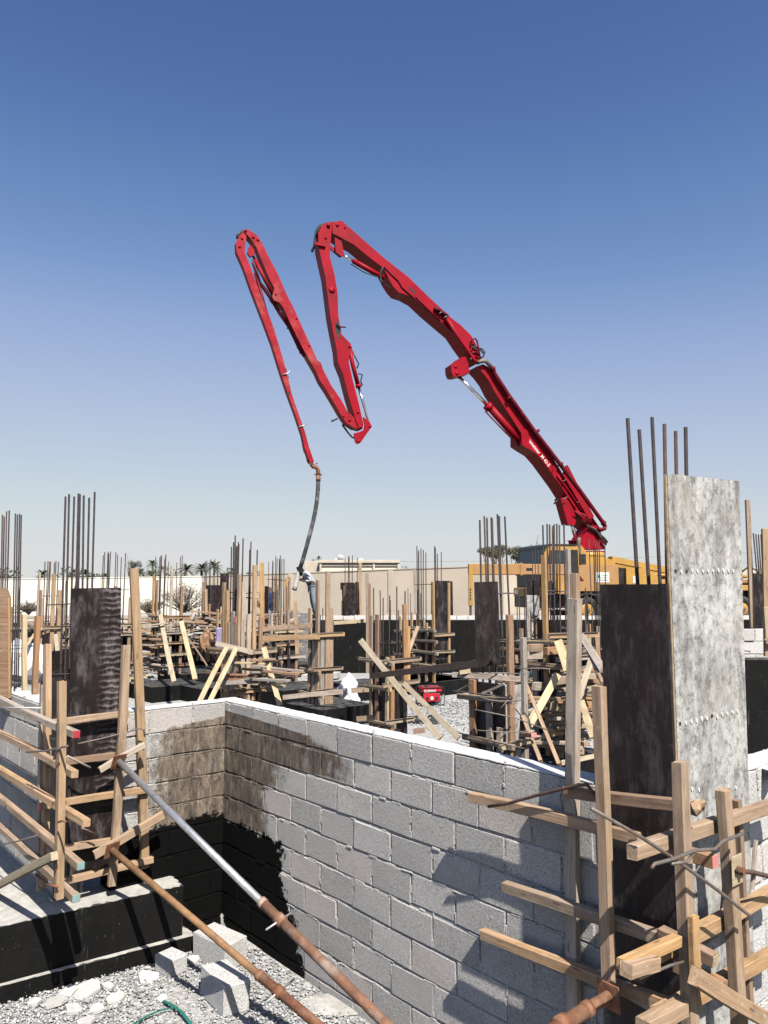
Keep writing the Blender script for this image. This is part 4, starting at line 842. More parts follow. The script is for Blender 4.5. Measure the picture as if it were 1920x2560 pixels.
# --- ladder-like form before the perimeter wall, right of centre
F6, c6 = form('ladder-like form with a dark board standing before the beige wall', 1087, 21.6, .58, .58, .4, left=(.4, 1.85), right=(1.0, 3.15), ply=('ply_dark', 'ply_scraped'), lst=[(-.5, 2.0), (0, 2.0), (.5, 3.12, .4, 'wood_orange')], rst=[(.35, 3.1, .8, 'wood_orange')], yl=(.85, 1.2, 1.5, 1.78), yr=(.75, 1.15, 1.6), seed=15, ext=.2, mats=['wood_tan', 'wood_pale'])
prism('plywood_panel', [atY('A3', x, y, 22.0) for x, y in ((575, 527), (600, 527), (604, 748), (575, 748))], (0, .02, 0), 'ply_dark', F6); prism('plywood_panel', [atY('A3', x, y, 21.9) for x, y in ((460, 530), (478, 530), (478, 740), (460, 740))], (0, .02, 0), 'ply_dark', F6)
cage('thin tall bars rising from the ladder-like form', c6 - V((.12, 0, 0)), .62, .5, .5, topsz(4.02, 11, 8, .12), .0135, SPOT(11, 90), stirrups=(3.05,))
plank('pale board propped against the ladder-like form', 'A3', 375, 820, 20.8, 310, 995, 20.2, .11, .04, 'wood_tan')
pad('black pad under the ladder-like form', 'A3', 480, 1180, 1.9); pad('black pad left of the ladder-like form by the dark wall', 'A2', 1045, 1075, 1.3)

# --- forms at the far left
F7, c7 = form('form of many stacked battens and two slanting boards, left of the tall planks', 421, 23.5, .60, .60, .4, lst=[(-.5, 3.35, .4, 'wood_orange'), (-.1, 3.2, .4, 'wood_brown'), (.3, 2.3)], rst=[(-.1, 3.6, .4, 'wood_grey'), (.45, 3.0, .4, 'wood_brown')], yl=(.55, .85, 1.2, 1.5, 1.95, 2.1), yr=(.6, .9, 1.25, 1.55, 2.0), seed=17, ext=.25, left=(.5, 2.0))
cage('thin bars above the form of stacked battens', c7, .62, .55, .5, topsz(3.85, 12, 5, .12), .012, SPOT(12, 120))
plank('left pale board slanting down from the form of stacked battens', 'D4', 420, 650, 22, 560, 1345, 19.5, .14, .04, 'wood_pale'); plank('right pale board slanting down from the form of stacked battens', 'D4', 635, 720, 22.5, 780, 1320, 20.5, .15, .04, 'wood_pale')
plank('thin dark strut right of the slanting boards', 'D4', 690, 870, 23, 905, 1180, 21.5, .05, .04, 'wood_brown')
pad('black pad in the left middle ground under the stacked-batten form', 'D4', 700, 1268, 1.75); pad('nearest black pad behind the short corner wall', 'D4', 380, 1400, 1.5); pad('black pad behind the right slanting board', 'D4', 880, 1420, 1.25); pad('black pad beyond the stacked-batten form', 'D4', 830, 1060, 1.3)
pad('black pad below the bare block wall end', 'S', 722, 1664, 1.45); pad('wide black pad between the plank-clad form and the slim form', 'S', 716, 1726, 1.5); pad('black pad left behind the scraped panel', 'D3', 640, 1450, 1.6); pad('black pad at the right end of the gravel', 'A2', 1500, 1050, 1.6)
F13, c13 = form('low board-stacked form half hidden behind the scraped dark panel', 305, 21, .55, .5, .4, lst=[(-.4, 2.9), (.4, 3.0, .4, 'wood_brown')], rst=[(.2, 2.7), (.5, 3.1, .4, 'wood_brown')], yl=(.5, .65, .8, 1.0, 1.6, 1.8), yr=(.5, .7, .9, 1.65, 1.9), seed=19, ext=.35, left=(.4, 1.9))
cage('row of thin bars right of the scraped dark panel', c13 - V((.22, 0, 0)), .62, .5, .5, topsz(3.88, 11, 6, .08), .0125, SPOT(11, 150), stirrups=(2.9,))
F12, c12 = form('open form with grey post and short brace left of the scraped panel', 127, 19.5, .42, .42, .4, lst=[(-.4, 3.35, .4, 'wood_grey'), (.1, 2.9), (.5, 2.7)], rst=[(0, 3.3, .4, 'wood_orange'), (.35, 2.9, .4, 'wood_orange'), (.5, 2.6)], yl=(.9, 1.3, 1.95), yr=(.95, 1.9), seed=21, ext=.25, right=(.5, 1.8))
cage('small bundle of bars left of the scraped panel', c12, .3, .25, .5, topsz(3.62, 7, 16, .05), .013, SPOT(7, 170), stirrups=(2.75,))
plank('short pale brace under the open form left of the scraped panel', 'D3', 640, 950, 18.6, 670, 1340, 18, .10, .04, 'wood_pale'); plank('thin pale crosspiece left of the scraped panel', 'D3', 390, 950, 15, 225, 1200, 14, .05, .03, 'wood_pale')
lump('plastic_sheet', atY('D3', 300, 1260, 15), (.55, .5, .40), 'bag_white', 'crumpled pale sheet on the ground at far left', 'sheet', seed=12, amp=.2)
F8, c8 = form('black plywood form with dark side post by the cream wall', 532, 27.5, .5, .4, .4, lst=[(-.5, 3.0), (.5, 2.4)], rst=[(.5, 2.3)], left=(.4, 3.06), right=(.4, 3.06), yl=(1.6, 1.9), yr=(1.7,), seed=23, ext=.3)
cage('fine bars above the black form by the cream wall', c8, .5, .4, 2.4, topsz(3.92, 9, 9, .1), .013, SPOT(9, 200), stirrups=(3.35,))
beam('stud', atY('D4', 872, 310, 27.2), atY('D4', 878, 640, 27.2), .12, .06, 'wood_brown', F8, (0, -1, 0)); beam('stud', atY('D4', 892, 385, 27.1), atY('D4', 896, 650, 27.1), .10, .06, 'wood_tan', F8, (0, -1, 0))
box('plywood_panel', atY('D4', 1080, 480, 28), (.32, .02, 1.8), 'ply_dark', F8, (1, 0, 0))
F9, c9 = form('narrow black board form with a bright stud, left of the worker', 676, 26.6, .22, .3, .4, left=(1.6, 3.02), rst=[(.3, 3.35, .4, 'wood_orange'), (.5, 2.9, .4, 'wood_brown')], lst=[(-.5, 1.8)], yl=(1.4, 1.7), yr=(1.5,), seed=25, ext=.35)
cage('five fine bars above the narrow black board', c9 + V((.12, 0, 0)), .4, .3, 1.5, topsz(3.85, 5, 11, .06), .012, SPOT(5, 220), stirrups=(3.25,))
F10, c10 = form('slender open form with bars just left of the hose end', 706, 24.2, .32, .3, .4, rst=[(.1, 3.25, .4, 'wood_orange'), (.4, 3.3, .4, 'wood_brown')], lst=[(-.3, 2.0), (.4, 1.95)], yl=(1.0, 1.4, 1.75), yr=(1.1, 1.5), seed=27, ext=.4)
cage('upright bars just left of the hose end', c10 - V((.05, 0, 0)), .38, .3, .6, topsz(3.92, 8, 13, .08), .0125, SPOT(8, 250), stirrups=(3.2, 2.2))
plank('tall yellow plank with a pointed top, left of the narrow board', 'D4', 1468, 110, 20, 1472, 760, 20, .10, .05, 'wood_orange', cat='post', name='post'); plank('tan post right of the hose end bars', 'D5', 578, 715, 20.5, 612, 1500, 20.5, .12, .06, 'wood_tan', cat='post', name='post')
F11, c11 = form('brown ribbed panel with a dark frame in front of the beige wall', 879, 28.5, .46, .40, 1.6, left=(1.7, 3.05), right=None, lst=[(-.5, 2.5)], rst=[(-.3, 2.5)], seed=29, ply=('wood_brown', 'ply_dark'))
prism('plywood_panel', [atY('D5', x, y, 28.8) for x, y in ((1248, 452), (1330, 455), (1330, 925), (1290, 925), (1270, 560), (1250, 560))], (0, .03, 0), 'ply_dark', F11); prism('plywood_panel', [atY('D5', x, y, 28.1) for x, y in ((1330, 450), (1475, 455), (1475, 930), (1330, 930))], (0, .02, 0), 'ply_scraped', F11)
prism('plywood_panel', [atY('D5', x, y, 28.7) for x, y in ((1475, 440), (1522, 445), (1538, 930), (1475, 930))], (0, .03, 0), 'ply_dark', F11)
cage('five bars above the brown ribbed panel', c11, .42, .3, 1.8, topsz(4.10, 5, 14, .06), .015, [(-.5, -.5), (-.1, -.5), (.2, -.5), (.5, -.5), (.4, .5)], stirrups=(3.55,))
plank('tall thin tan post right of the brown ribbed panel', 'D5', 1545, 160, 28.9, 1550, 930, 28.9, .13, .05, 'wood_tan', cat='post', name='post'); plank('tall bare post with a twiggy top before the beige wall', 'A3', 352, 440, 24.5, 358, 740, 24.5, .10, .06, 'wood_grey', cat='post', name='post')
plank('tall tan post left of the dark form bars', 'A2', 1082, 345, 17.6, 1086, 990, 17.6, .09, .05, 'wood_tan', cat='post', name='post'); plank('second tan post close to the dark form bars', 'A2', 1098, 412, 17.2, 1102, 850, 17.2, .07, .05, 'wood_brown', cat='post', name='post')
plank('tall orange plank beside the plank-clad form', 'A2', 400, 280, 15.8, 404, 800, 15.8, .10, .05, 'wood_orange', cat='post', name='post')
# --- right side: bars by the truck and the right edge
bars_at('fine bars in front of the truck body', 'D1', [(995, 150, 1028, 910), (1033, 155, 1050, 900), (1047, 180, 1062, 900), (1062, 160, 1072, 850), (1078, 165, 1086, 850), (1123, 195, 1128, 520)], 15.0, .4, .4, .011, stirrups=(2.82,), rust=.5)
plank('short pale stake left of the near dark panel', 'D1', 998, 900, 13.6, 1002, 1120, 13.6, .075, .05, 'wood_pale', cat='stake', name='stake'); plank('short tan stake touching the near dark panel', 'D1', 1060, 905, 13.4, 1072, 1100, 13.4, .08, .05, 'wood_tan', cat='stake', name='stake')
F15 = thing('column_form', 'tall pole and black board form at the right edge above the pale blocks', 'formwork', (gx(1890, 11.5), 11.5, 1.2))
beam('stud', atY('D2', 648, 140, 11.4), atY('D2', 683, 1050, 11.4), .062, .05, 'wood_tan', F15, (0, -1, 0)); beam('stud', atY('D2', 768, 345, 11.2), atY('D2', 786, 1250, 11.2), .075, .05, 'wood_orange', F15, (0, -1, 0))
prism('plywood_panel', [atY('D2', x, y, 11.7) for x, y in ((690, 660), (772, 668), (790, 1045), (700, 1045))], (0, .02, 0), 'ply_scraped', F15); prism('plywood_panel', [atY('D2', x, y, 11.75) for x, y in ((772, 668), (830, 660), (830, 1045), (790, 1045))], (0, .02, 0), 'ply_dark', F15)
beam('batten', atY('D2', 770, 1150, 11.1), atY('D2', 830, 1130, 11.1), .06, .05, 'wood_tan', F15, (0, -1, 0)); beam('batten', atY('D2', 778, 900, 11.0), atY('D2', 790, 1120, 11.0), .07, .05, 'wood_pale', F15, (0, -1, 0))
bars_at('fine bars at the right edge behind the tall pole', 'D2', [(690, 377, 712, 620), (708, 383, 728, 620), (726, 386, 742, 620), (744, 386, 756, 620), (768, 350, 776, 620)], 13.4, .3, .5, .012, rust=.2)
tag(tube('tie_bar', [atY('D2', 600, 1145, 11.9), atY('D2', 690, 1147, 11.9)], .01, 'tie_iron'), 'thin iron bar sticking out of the pale blocks at right', 'bar'); tag(tube('tie_bar', [atY('D2', 610, 1215, 11.9), atY('D2', 640, 1210, 11.9), atY('D2', 670, 1220, 11.9)], .01, 'tie_iron'), 'bent iron bar sticking out under the pale blocks at right', 'bar')
footing('black tarred step at the right edge below the pale blocks', [atZ('D2', 600, 1700, .75), atZ('D2', 900, 1690, .75), atZ('D2', 900, 1600, .75), atZ('D2', 600, 1610, .75)], .75, .72)
lump('plastic_bag', atZ('D2', 740, 1860, .12), (.30, .22, .18), 'bag_white', 'crumpled white plastic at the right edge on the ground', 'plastic', seed=22, amp=.35, sub=4, freq=2.6)
footing('pale concrete coping slab at the right edge', [atZ('D2', 640, 2010, ZT), atZ('D2', 860, 2080, ZT), atZ('D2', 860, 1960, ZT), atZ('D2', 700, 1985, ZT)], ZT, .05, 'block_white', cat='slab')

# --- heaps of boards and blocks between the forms at left
r = random.Random(5)
ORD = ['topmost', 'second', 'third', 'fourth', 'fifth', 'sixth', 'seventh', 'eighth', 'ninth', 'tenth', 'eleventh', 'twelfth', '13th', '14th', '15th', '16th', '17th', '18th', '19th', '20th', '21st', '22nd', '23rd', '24th', '25th', '26th']
def heap(label, group, v, x0, x1, y0, y1, n, Y, ln=(.6, 1.6), mats=WOODS, slope=.12):
    for i in range(n):
        x = r.uniform(x0, x1); y = y0 + (y1 - y0)*i/n + r.uniform(-6, 6); Yb = Y + r.uniform(-.8, .8); l = r.uniform(*ln); a = atY(v, x, y, Yb)
        d = (Rv*r.uniform(-1, 1) + V((1, 0, 0))*r.uniform(.4, 1) + UP*r.uniform(-slope, slope)).normalized()*l/2
        tag(beam('plank', a - d, a + d, r.uniform(.07, .13), r.uniform(.03, .06), r.choice(mats), None, UP, .003), ORD[i] + (' ' if i == 0 else ' highest ') + label, 'plank', group)
heap('board in the heap between the stacked-batten and plank-clad forms', 'boards heaped left of the plank-clad form', 'D4', 700, 1080, 630, 1000, 26, 26)
heap('board of the stack behind the tall orange stud at left', 'boards stacked behind the tall orange stud', 'D4', 90, 330, 700, 1330, 22, 22)
heap('board of the stack under the worker, left of the block wall end', 'boards stacked left of the block wall end', 'D5', 130, 560, 880, 1500, 24, 23, (.6, 1.5))
heap('board lying loose among the forms at far left', 'boards lying at far left', 'D3', 200, 800, 800, 1300, 16, 20, (.5, 1.4))
heap('small board wedged behind the near right grey stud', 'boards behind the near right stud', 'D7', 1250, 1560, 600, 1450, 24, 11.6, (.35, .8))
heap('small board scattered under the crossing boards', 'boards under the crossing boards', 'D7', 800, 1220, 900, 1430, 12, 11.8, (.3, .7))
heap('short board dropped around the foot of the plank-clad form', 'boards round the plank-clad form', 'A2', 120, 560, 900, 1130, 14, 14.6, (.5, 1.1))
heap('board of the far stack in front of the cream wall bushes', 'boards before the cream wall', 'D4', 220, 860, 640, 800, 20, 31, (.8, 2.0))
for lb, px, Y, zt, sd in [('low batten form at far left beside the pale post', 30, 23, 2.3, 51), ('low batten form behind the slanting pale boards', 492, 29, 2.1, 53), ('ladder of battens below the hose end', 712, 21.5, 2.25, 57), ('low form of dark boards behind the plank-clad form', 575, 24, 2.3, 59), ('low batten form right of the dark form', 1030, 23.5, 2.1, 61), ('low dark form behind the cluttered form', 1318, 16.5, 2.2, 63), ('low dark form left of the near dark panel', 1462, 15.5, 2.1, 65), ('low batten form behind the open form at far left', 175, 25, 2.3, 67)]:
    fm, cc = form(lb, px, Y, .5, .46, .3, left=(.3, zt - .5), right=(.3, zt - .45), lst=[(-.45, zt), (.1, zt - .1), (.5, zt + .15)], rst=[(-.1, zt + .1), (.45, zt - .05)], yl=(.6, .95, 1.3, 1.65), yr=(.6, 1.0, 1.35, 1.7), seed=sd, ext=.35)
    cage('short bars in the ' + lb, cc, .4, .36, .4, topsz(zt + .75, 6, sd, .15), .011, SPOT(6, sd*7))
for i, (x, y) in enumerate([(820, 820), (760, 860), (850, 790), (300, 1040), (260, 1060), (700, 660)]):
    c = atY('D4', x, y, 27); o = link(bpy.data.objects.new('loose_block', block_mesh(.39, 'block_white')), frame(c, (1, .3*(-1)**i, 0), UP), None); tag(o, ['right', 'left', 'topmost', 'lower', 'lowest', 'far'][i] + ' pale block lying among the heaped boards at left', 'block', 'blocks among the heaped boards')
tag(box('cloth_sheet', atY('D4', 1080, 900, 19), (.4, .1, .55), 'purple_cloth', None, (1, .2, 0), c=.04), 'pale purple cloth hung beside the plank-clad form', 'cloth')
for i, x in enumerate((870, 930)): lump('cement_sack', atY('D4', x, 940, 24.5), (.17, .15, .32), 'wood_brown', ('left' if i == 0 else 'right') + ' brown sacking heap on the pad behind the slanting boards', 'sack', seed=30 + i, amp=.3)
for i in range(6):
    a = atZ('A2', 1000, 1205 + i*14, .03 + .03*(i % 2)); b = atZ('A2', 1135, 1225 + i*14, .03 + .03*(i % 2)); tag(rod('steel_pipe', a, b, .027, 'tie_iron'), ['rearmost', 'second', 'third', 'fourth', 'fifth', 'nearest'][i] + ' steel pipe of the low stack right of the black pad', 'pipe', 'pipes stacked by the black pad')
for i in range(5):
    a = atZ('A3', 310, 1405 + i*9, .03); b = atZ('A3', 470 + i*12, 1395 + i*13, .03); tag(rod('steel_bar', a, b, .02, 'rubber'), ['rearmost', 'second', 'third', 'fourth', 'nearest'][i] + ' dark bar lying on the ground by the diagonal boards', 'bar', 'dark bars by the diagonal boards')
for i, (x, y) in enumerate([(690, 1020), (880, 1005)]):
    c = atZ('A2', x, y, .15); o = link(bpy.data.objects.new('loose_block', block_mesh(.39, 'block_white')), frame(c, (.3, 1, 0), UP), None); tag(o, ['pale block on the gravel left of the slim form', 'pale block on the gravel right of the slim form'][i], 'block')
lump('plastic_bag', atZ('A2', 965, 1140, .28), (.24, .2, .42), 'bag_white', 'tall crumpled white bag on the gravel in the middle', 'bag', seed=44, amp=.22, sub=4, freq=2.4); 
lump('plastic_scrap', atZ('A2', 650, 1172, .05), (.28, .12, .06), 'bag_white', 'scrap of white plastic at the foot of the slim form', 'plastic', seed=42, amp=.4)

# ------------------------------------------------------------------ portable generator
gc = atZ('A3', 455, 1330, 0.0); G_ = thing('generator', 'small red portable generator on the gravel, right of centre', 'generator', gc)
gxd = V((1, .25, 0)).normalized(); gyd = V((-.25, 1, 0)).normalized()
def gp(a, b, c): return gc + gxd*a + gyd*b + UP*c
for b in (-.2, .2):
    tube('frame_rail', [gp(-.31, b, .03), gp(-.31, b, .43), gp(-.27, b, .47), gp(.27, b, .47), gp(.31, b, .43), gp(.31, b, .03), gp(-.31, b, .03)], .014, 'black_plastic', G_, 8)
for a in (-.28, .28): rod('frame_rail', gp(a, -.2, .47), gp(a, .2, .47), .013, 'black_plastic', G_)
box('fuel_tank', gp(0, 0, .40), (.54, .36, .13), 'red_machine', G_, gxd, c=.03); tube('fuel_cap', [gp(-.1, 0, .46), gp(-.1, 0, .50)], .04, 'black_plastic', G_, 12)
box('control_panel', gp(-.02, -.19, .22), (.44, .03, .20), 'red_machine', G_, gxd, c=.01)
textmesh('lettering', 'ELEMAX', .085, 'white_paint', G_, frame(gp(-.22, -.212, .355), gxd, -gyd))
for i in range(3): box('socket', gp(-.14 + .12*i, -.21, .2), (.07, .02, .08), 'white_paint' if i == 1 else 'black_plastic', G_, gxd, c=.006)
box('engine', gp(-.12, .02, .16), (.28, .28, .24), 'black_plastic', G_, gxd, c=.04); tube('alternator', [gp(.02, .02, .17), gp(.26, .02, .17)], .11, 'galvanised', G_, 14); box('muffler', gp(-.24, .1, .28), (.1, .16, .1), 'rust', G_, gxd, c=.02)
cp = [gp(.28, -.2, .25)] + [atZ('A3', x, y, .02) for x, y in ((530, 1280), (560, 1300), (600, 1330), (640, 1345), (600, 1300), (680, 1280))]
tube('power_cord', cp, .009, 'strap_white', G_, 6)

# ------------------------------------------------------------------ concrete pump truck
TF = V((gx(1356, 30), 30, 1.56)); ty = rad(15); ta = V((math.cos(ty), math.sin(ty), 0)); tb = V((math.sin(ty), -math.cos(ty), 0))   # a to the rear, b to the near side
def tp(a, b, z): return TF + ta*a + tb*b + UP*z
PT = thing('concrete_pump_truck', 'yellow concrete pump truck with a long folded red boom and hanging hose', 'truck', tp(4, -1.2, 0))
def tbox(n, a0, a1, b0, b1, z0, z1, mat, par=None, c=.03): return box(n, tp((a0 + a1)/2, (b0 + b1)/2, (z0 + z1)/2), (a1 - a0, b1 - b0, z1 - z0), mat, par or PT, ta, c=c)
# side outlines are given as (a, z) and pushed across the truck
def side(n, pts, b0, b1, mat, par=None): return prism(n, [tp(a, b0, z) for a, z in pts], tb*(b1 - b0), mat, par or PT)
cab = side('cab', [(.02, 1.15), (.0, 2.2), (.14, 2.95), (.35, 3.06), (1.55, 3.06), (1.6, 2.9), (1.6, 1.15)], -2.35, 0, 'truck_yellow')
side('roof_rim', [(.10, 2.86), (.14, 3.03), (.35, 3.12), (1.5, 3.12), (1.5, 3.07), (.36, 3.065), (.2, 2.98), (.15, 2.84)], -2.38, .03, 'black_plastic', cab)
wsp = [tp(-.012, -.12, 2.22), tp(-.012, -2.23, 2.22), tp(.115, -2.15, 2.88), tp(.115, -.20, 2.88)]; prism('windscreen', wsp, ta*-.012, 'cab_glass', cab)
for b in (-.10, -2.28): prism('pillar', [tp(-.02, b - .05, 2.2), tp(-.02, b + .06, 2.2), tp(.11, b + .06, 2.92), tp(.11, b - .05, 2.92)], ta*-.016, 'black_plastic', cab)
tbox('grille', -.03, .02, -2.2, -.15, 1.45, 2.12, 'black_plastic', cab); tbox('bumper', -.12, .10, -2.42, .06, 1.05, 1.42, 'truck_yellow', cab); tbox('lower_bumper', -.10, .3, -2.4, .04, .62, 1.05, 'black_plastic', cab)
for b in (-2.1, -.3): tbox('headlight', -.135, -.11, b - .16, b + .16, 1.16, 1.34, 'chrome', cab, .01)
sw_ = side('side_window', [(.28, 2.25), (.36, 2.80), (.95, 2.80), (.98, 2.25)], .002, .014, 'cab_glass', cab); side('window_frame', [(.22, 2.18), (.32, 2.87), (1.02, 2.87), (1.05, 2.18)], -.01, .006, 'black_plastic', cab)
side('rear_quarter', [(1.10, 2.2), (1.10, 2.9), (1.56, 2.9), (1.56, 1.5), (1.3, 1.5)], .003, .02, 'black_plastic', cab); tbox('door_handle', .85, 1.0, .0, .04, 1.95, 2.0, 'black_plastic', cab, .008)
tbox('mirror', -.18, -.08, .10, .28, 2.05, 2.55, 'black_plastic', cab, .02); rod('mirror_arm', tp(.05, 0, 2.65), tp(-.12, .18, 2.55), .018, 'black_plastic', cab); rod('antenna', tp(.25, -1.0, 3.1), tp(.38, -1.0, 3.55), .008, 'black_plastic', cab, 5)
tube('exhaust_stack', [tp(1.75, -.25, 1.4), tp(1.75, -.25, 3.25), tp(1.78, -.25, 3.4)], .08, 'tie_iron', PT, 10); side('air_deflector', [(1.62, 2.5), (1.62, 3.10), (2.0, 3.10), (2.3, 2.72), (2.3, 2.5)], -2.1, -.45, 'truck_yellow')
tbox('air_intake', 1.62, 1.95, -.4, -.02, 1.5, 2.75, 'black_plastic')
# chassis, body and turret
tbox('chassis_rail', .3, 10.5, -.85, -.65, .85, 1.15, 'black_plastic'); tbox('chassis_rail', .3, 10.5, -1.75, -1.55, .85, 1.15, 'black_plastic'); tbox('underbody', 1.0, 9.6, -2.0, -.35, .55, 1.28, 'black_plastic')
side('body_pan', [(1.0, 1.28), (1.0, 2.15), (1.75, 2.32), (3.35, 2.32), (3.35, 1.28)], -2.4, .0, 'truck_tan'); side('pedestal_base', [(1.3, 2.32), (1.75, 2.66), (2.9, 2.66), (3.4, 2.50), (3.45, 2.32)], -2.0, -.35, 'truck_yellow')
TC = tp(2.65, -1.15, 0); 
def ring(n, z0, z1, r0, r1, mat, par=None, seg=28):
    return tube(n, [V((TC.x, TC.y, z0 + TF.z)), V((TC.x, TC.y, z1 + TF.z))], [r0, r1], mat, par or PT, seg)
ring('slewing_ring', 2.64, 2.86, .70, .66, 'truck_yellow'); ring('ring_flange', 2.86, 2.90, .64, .64, 'boom_red')
for k in range(24):
    a_ = k*math.pi/12; p = V((TC.x + .66*math.cos(a_), TC.y + .66*math.sin(a_), TF.z + 2.86)); rod('bolt', p, p + UP*.05, .022, 'boom_red', PT, 6)
side('body_step', [(3.35, 1.28), (3.35, 2.22), (3.7, 2.2), (3.7, 1.55)], -2.3, -.15, 'black_plastic'); side('rear_cover', [(3.7, 1.55), (3.7, 2.2), (4.6, 2.2), (5.6, 1.58)], -2.2, .0, 'truck_yellow'); tbox('notice_plate', 4.0, 4.15, .0, .01, 1.6, 1.88, 'white_paint', None, .003)
side('folded_outrigger', [(3.3, 2.45), (3.35, 2.68), (6.6, 2.15), (9.5, 1.95), (9.5, 1.72), (6.5, 1.92)], -.75, -.40, 'truck_yellow'); side('folded_outrigger', [(3.3, 2.45), (3.35, 2.68), (6.6, 2.2), (9.5, 2.0), (9.5, 1.8), (6.5, 1.97)], -2.05, -1.7, 'truck_yellow')
for z, m_ in ((1.93, 'truck_yellow'), (1.70, 'truck_tan')): rod('delivery_line', tp(4.4, -.22, z), tp(9.6, -.25, z - .05), .075, m_, PT, 10)
tbox('rear_deck', 5.5, 9.8, -2.3, -.05, 1.28, 1.52, 'truck_yellow'); tbox('water_tank', 5.6, 6.4, -.5, .0, 1.52, 1.9, 'truck_yellow'); side('hopper', [(9.4, .9), (9.3, 1.75), (10.7, 1.75), (10.4, .9)], -2.0, -.4, 'black_plastic')
tube('hydraulic_hose', [tp(9.3, -.3, 2.0), tp(9.7, -.2, 2.3), tp(10.2, -.3, 2.15), tp(10.4, -.4, 1.8)], .04, 'rubber', PT); tbox('rear_box', 9.7, 10.6, -.45, -.05, .9, 1.7, 'rust', None)
sg = tbox('company_sign', 2.35, 2.92, .004, .016, 1.62, 2.02, 'white_paint', None, .003); tube('logo', [tp(2.46, .016, 1.88), tp(2.46, .021, 1.88)], .06, 'green_logo', sg, 14)
for k in range(3): tbox('sign_line', 2.56 if k < 1 else 2.44, 2.86, .016, .019, 1.87 - .085*k, 1.90 - .085*k, 'green_logo' if k < 2 else 'black_plastic', sg, .001)
for a, z in ((1.28, 1.95),): tbox('vent_slot', a, a + .12, .0, .012, z - .12, z + .12, 'black_plastic', None, .01)
prism('warning_triangle', [tp(1.62, .012, 1.68), tp(1.80, .012, 1.68), tp(1.62, .012, 1.9)], tb*-.008, 'pipe_red', PT)
def wheel(a, b):
    W_ = thing0 = None
    tyre = [(.50, -.15), (.53, -.11), (.53, .11), (.50, .15), (.30, .15), (.28, .10)]; n = 28; vs_ = []; fs_ = []
    for k in range(n):
        an = 2*math.pi*k/n
        for r_, q in tyre: vs_.append(ta*(r_*math.cos(an)) + UP*(r_*math.sin(an)) + tb*q)
    m_ = len(tyre)
    for k in range(n):
        for j in range(m_ - 1): fs_.append([k*m_ + j, ((k + 1) % n)*m_ + j, ((k + 1) % n)*m_ + j + 1, k*m_ + j + 1])
    o = mk('wheel', vs_, fs_, 'rubber', PT, Matrix.Translation(tp(a, b, .53)), True)
    tube('rim', [tp(a, b + .02, .53), tp(a, b + .11, .53), tp(a, b + .13, .53)], [.29, .27, .20], 'truck_yellow', o, 20); tube('hub', [tp(a, b + .1, .53), tp(a, b + .20, .53)], [.13, .09], 'tie_iron', o, 14)
for a in (1.95, 4.1, 7.9, 9.2):
    wheel(a, -.18); wheel(a, -2.15)
arch = []; 
for k in range(13): an = math.pi*k/12; arch.append((1.95 - .70*math.cos(an), .53 + .70*math.sin(an)))
side('mudguard', arch + [(x_, z_) for x_, z_ in [(1.95 + .62*math.cos(math.pi*k/12), .53 + .62*math.sin(math.pi*k/12)) for k in range(13)]], -.4, .04, 'black_plastic'); tbox('side_marker', 2.72, 2.86, .0, .05, .85, 1.05, 'truck_yellow')
tbox('step_board', .15, .95, -.25, .03, .55, .62, 'galvanised'); tbox('side_tank', 2.9, 3.8, -.5, .0, .6, 1.1, 'galvanised')
# front outrigger reaching forward on the near side
oa = atY('D1', 800, 395, 29.6); ob_ = atY('D1', 45, 393, 27.9); OG = beam('outrigger_arm', oa, ob_, .30, .40, 'truck_tan', PT, UP, .02)
od = (ob_ - oa).normalized(); beam('arm_sleeve', oa + od*2.0, oa + od*2.12, .36, .47, 'truck_tan', OG, UP, .02)
beam('arm_mark', oa + od*1.55 - UP*.0 + V((.04, -.155, 0)), oa + od*1.82 + V((.04, -.155, 0)), .01, .10, 'black_plastic', OG, UP, .003)
lt = atY('D1', 53, 350, 27.8); lb = atY('D1', 52, 684, 27.8); beam('outrigger_leg', lt, lb, .15, .15, 'truck_yellow', PT, (0, -1, 0), .015); rod('leg_piston', lb, V((lb.x, lb.y, 1.5)), .045, 'rubber', PT, 12); tube('foot_plate', [V((lb.x, lb.y, 1.55)), V((lb.x, lb.y, 1.62))], .25, 'black_plastic', PT, 16)
for k in range(4): tube('leg_mark', [atY('D1', 52, 545 + 25*k, 27.71), atY('D1', 52, 555 + 25*k, 27.71)], .022, 'black_plastic', PT, 6)

# boom: everything lies in one upright plane through the turret; outlines are photo points on its near face
BP = V((TC.x, TC.y, 0)); BD = (V((gx(797, 27.4), 27.4, 0)) - BP).normalized(); BN = V((-BD.y, BD.x, 0))
if BN.y > 0: BN = -BN
def bpt(v, x, y, o=0): return atP(v, x, y, BP + BN*o, BN)
def bplate(n, v, pts, o, w, mat, par=None):
    """plate / box girder: near face at offset o, width w away from the camera"""
    q = [bpt(*(p if isinstance(p[0], str) else (v, *p)), o) for p in pts]; return prism(n, q, -BN*w, mat, par or PT)
def btube(n, v, pts, o, r, mat, par=None, sg=10):
    return tube(n, [bpt(*(p if isinstance(p[0], str) else (v, *p[:2])), o + (p[2] if (not isinstance(p[0], str) and len(p) > 2) else 0)) for p in pts], r, mat, par or PT, sg)
def pinb(v, x, y, o, r, par, mat='boom_red'):
    p = bpt(v, x, y, o); return tube('pin', [p - BN*.02, p + BN*.014], r, mat, par, 14)
W1 = .56
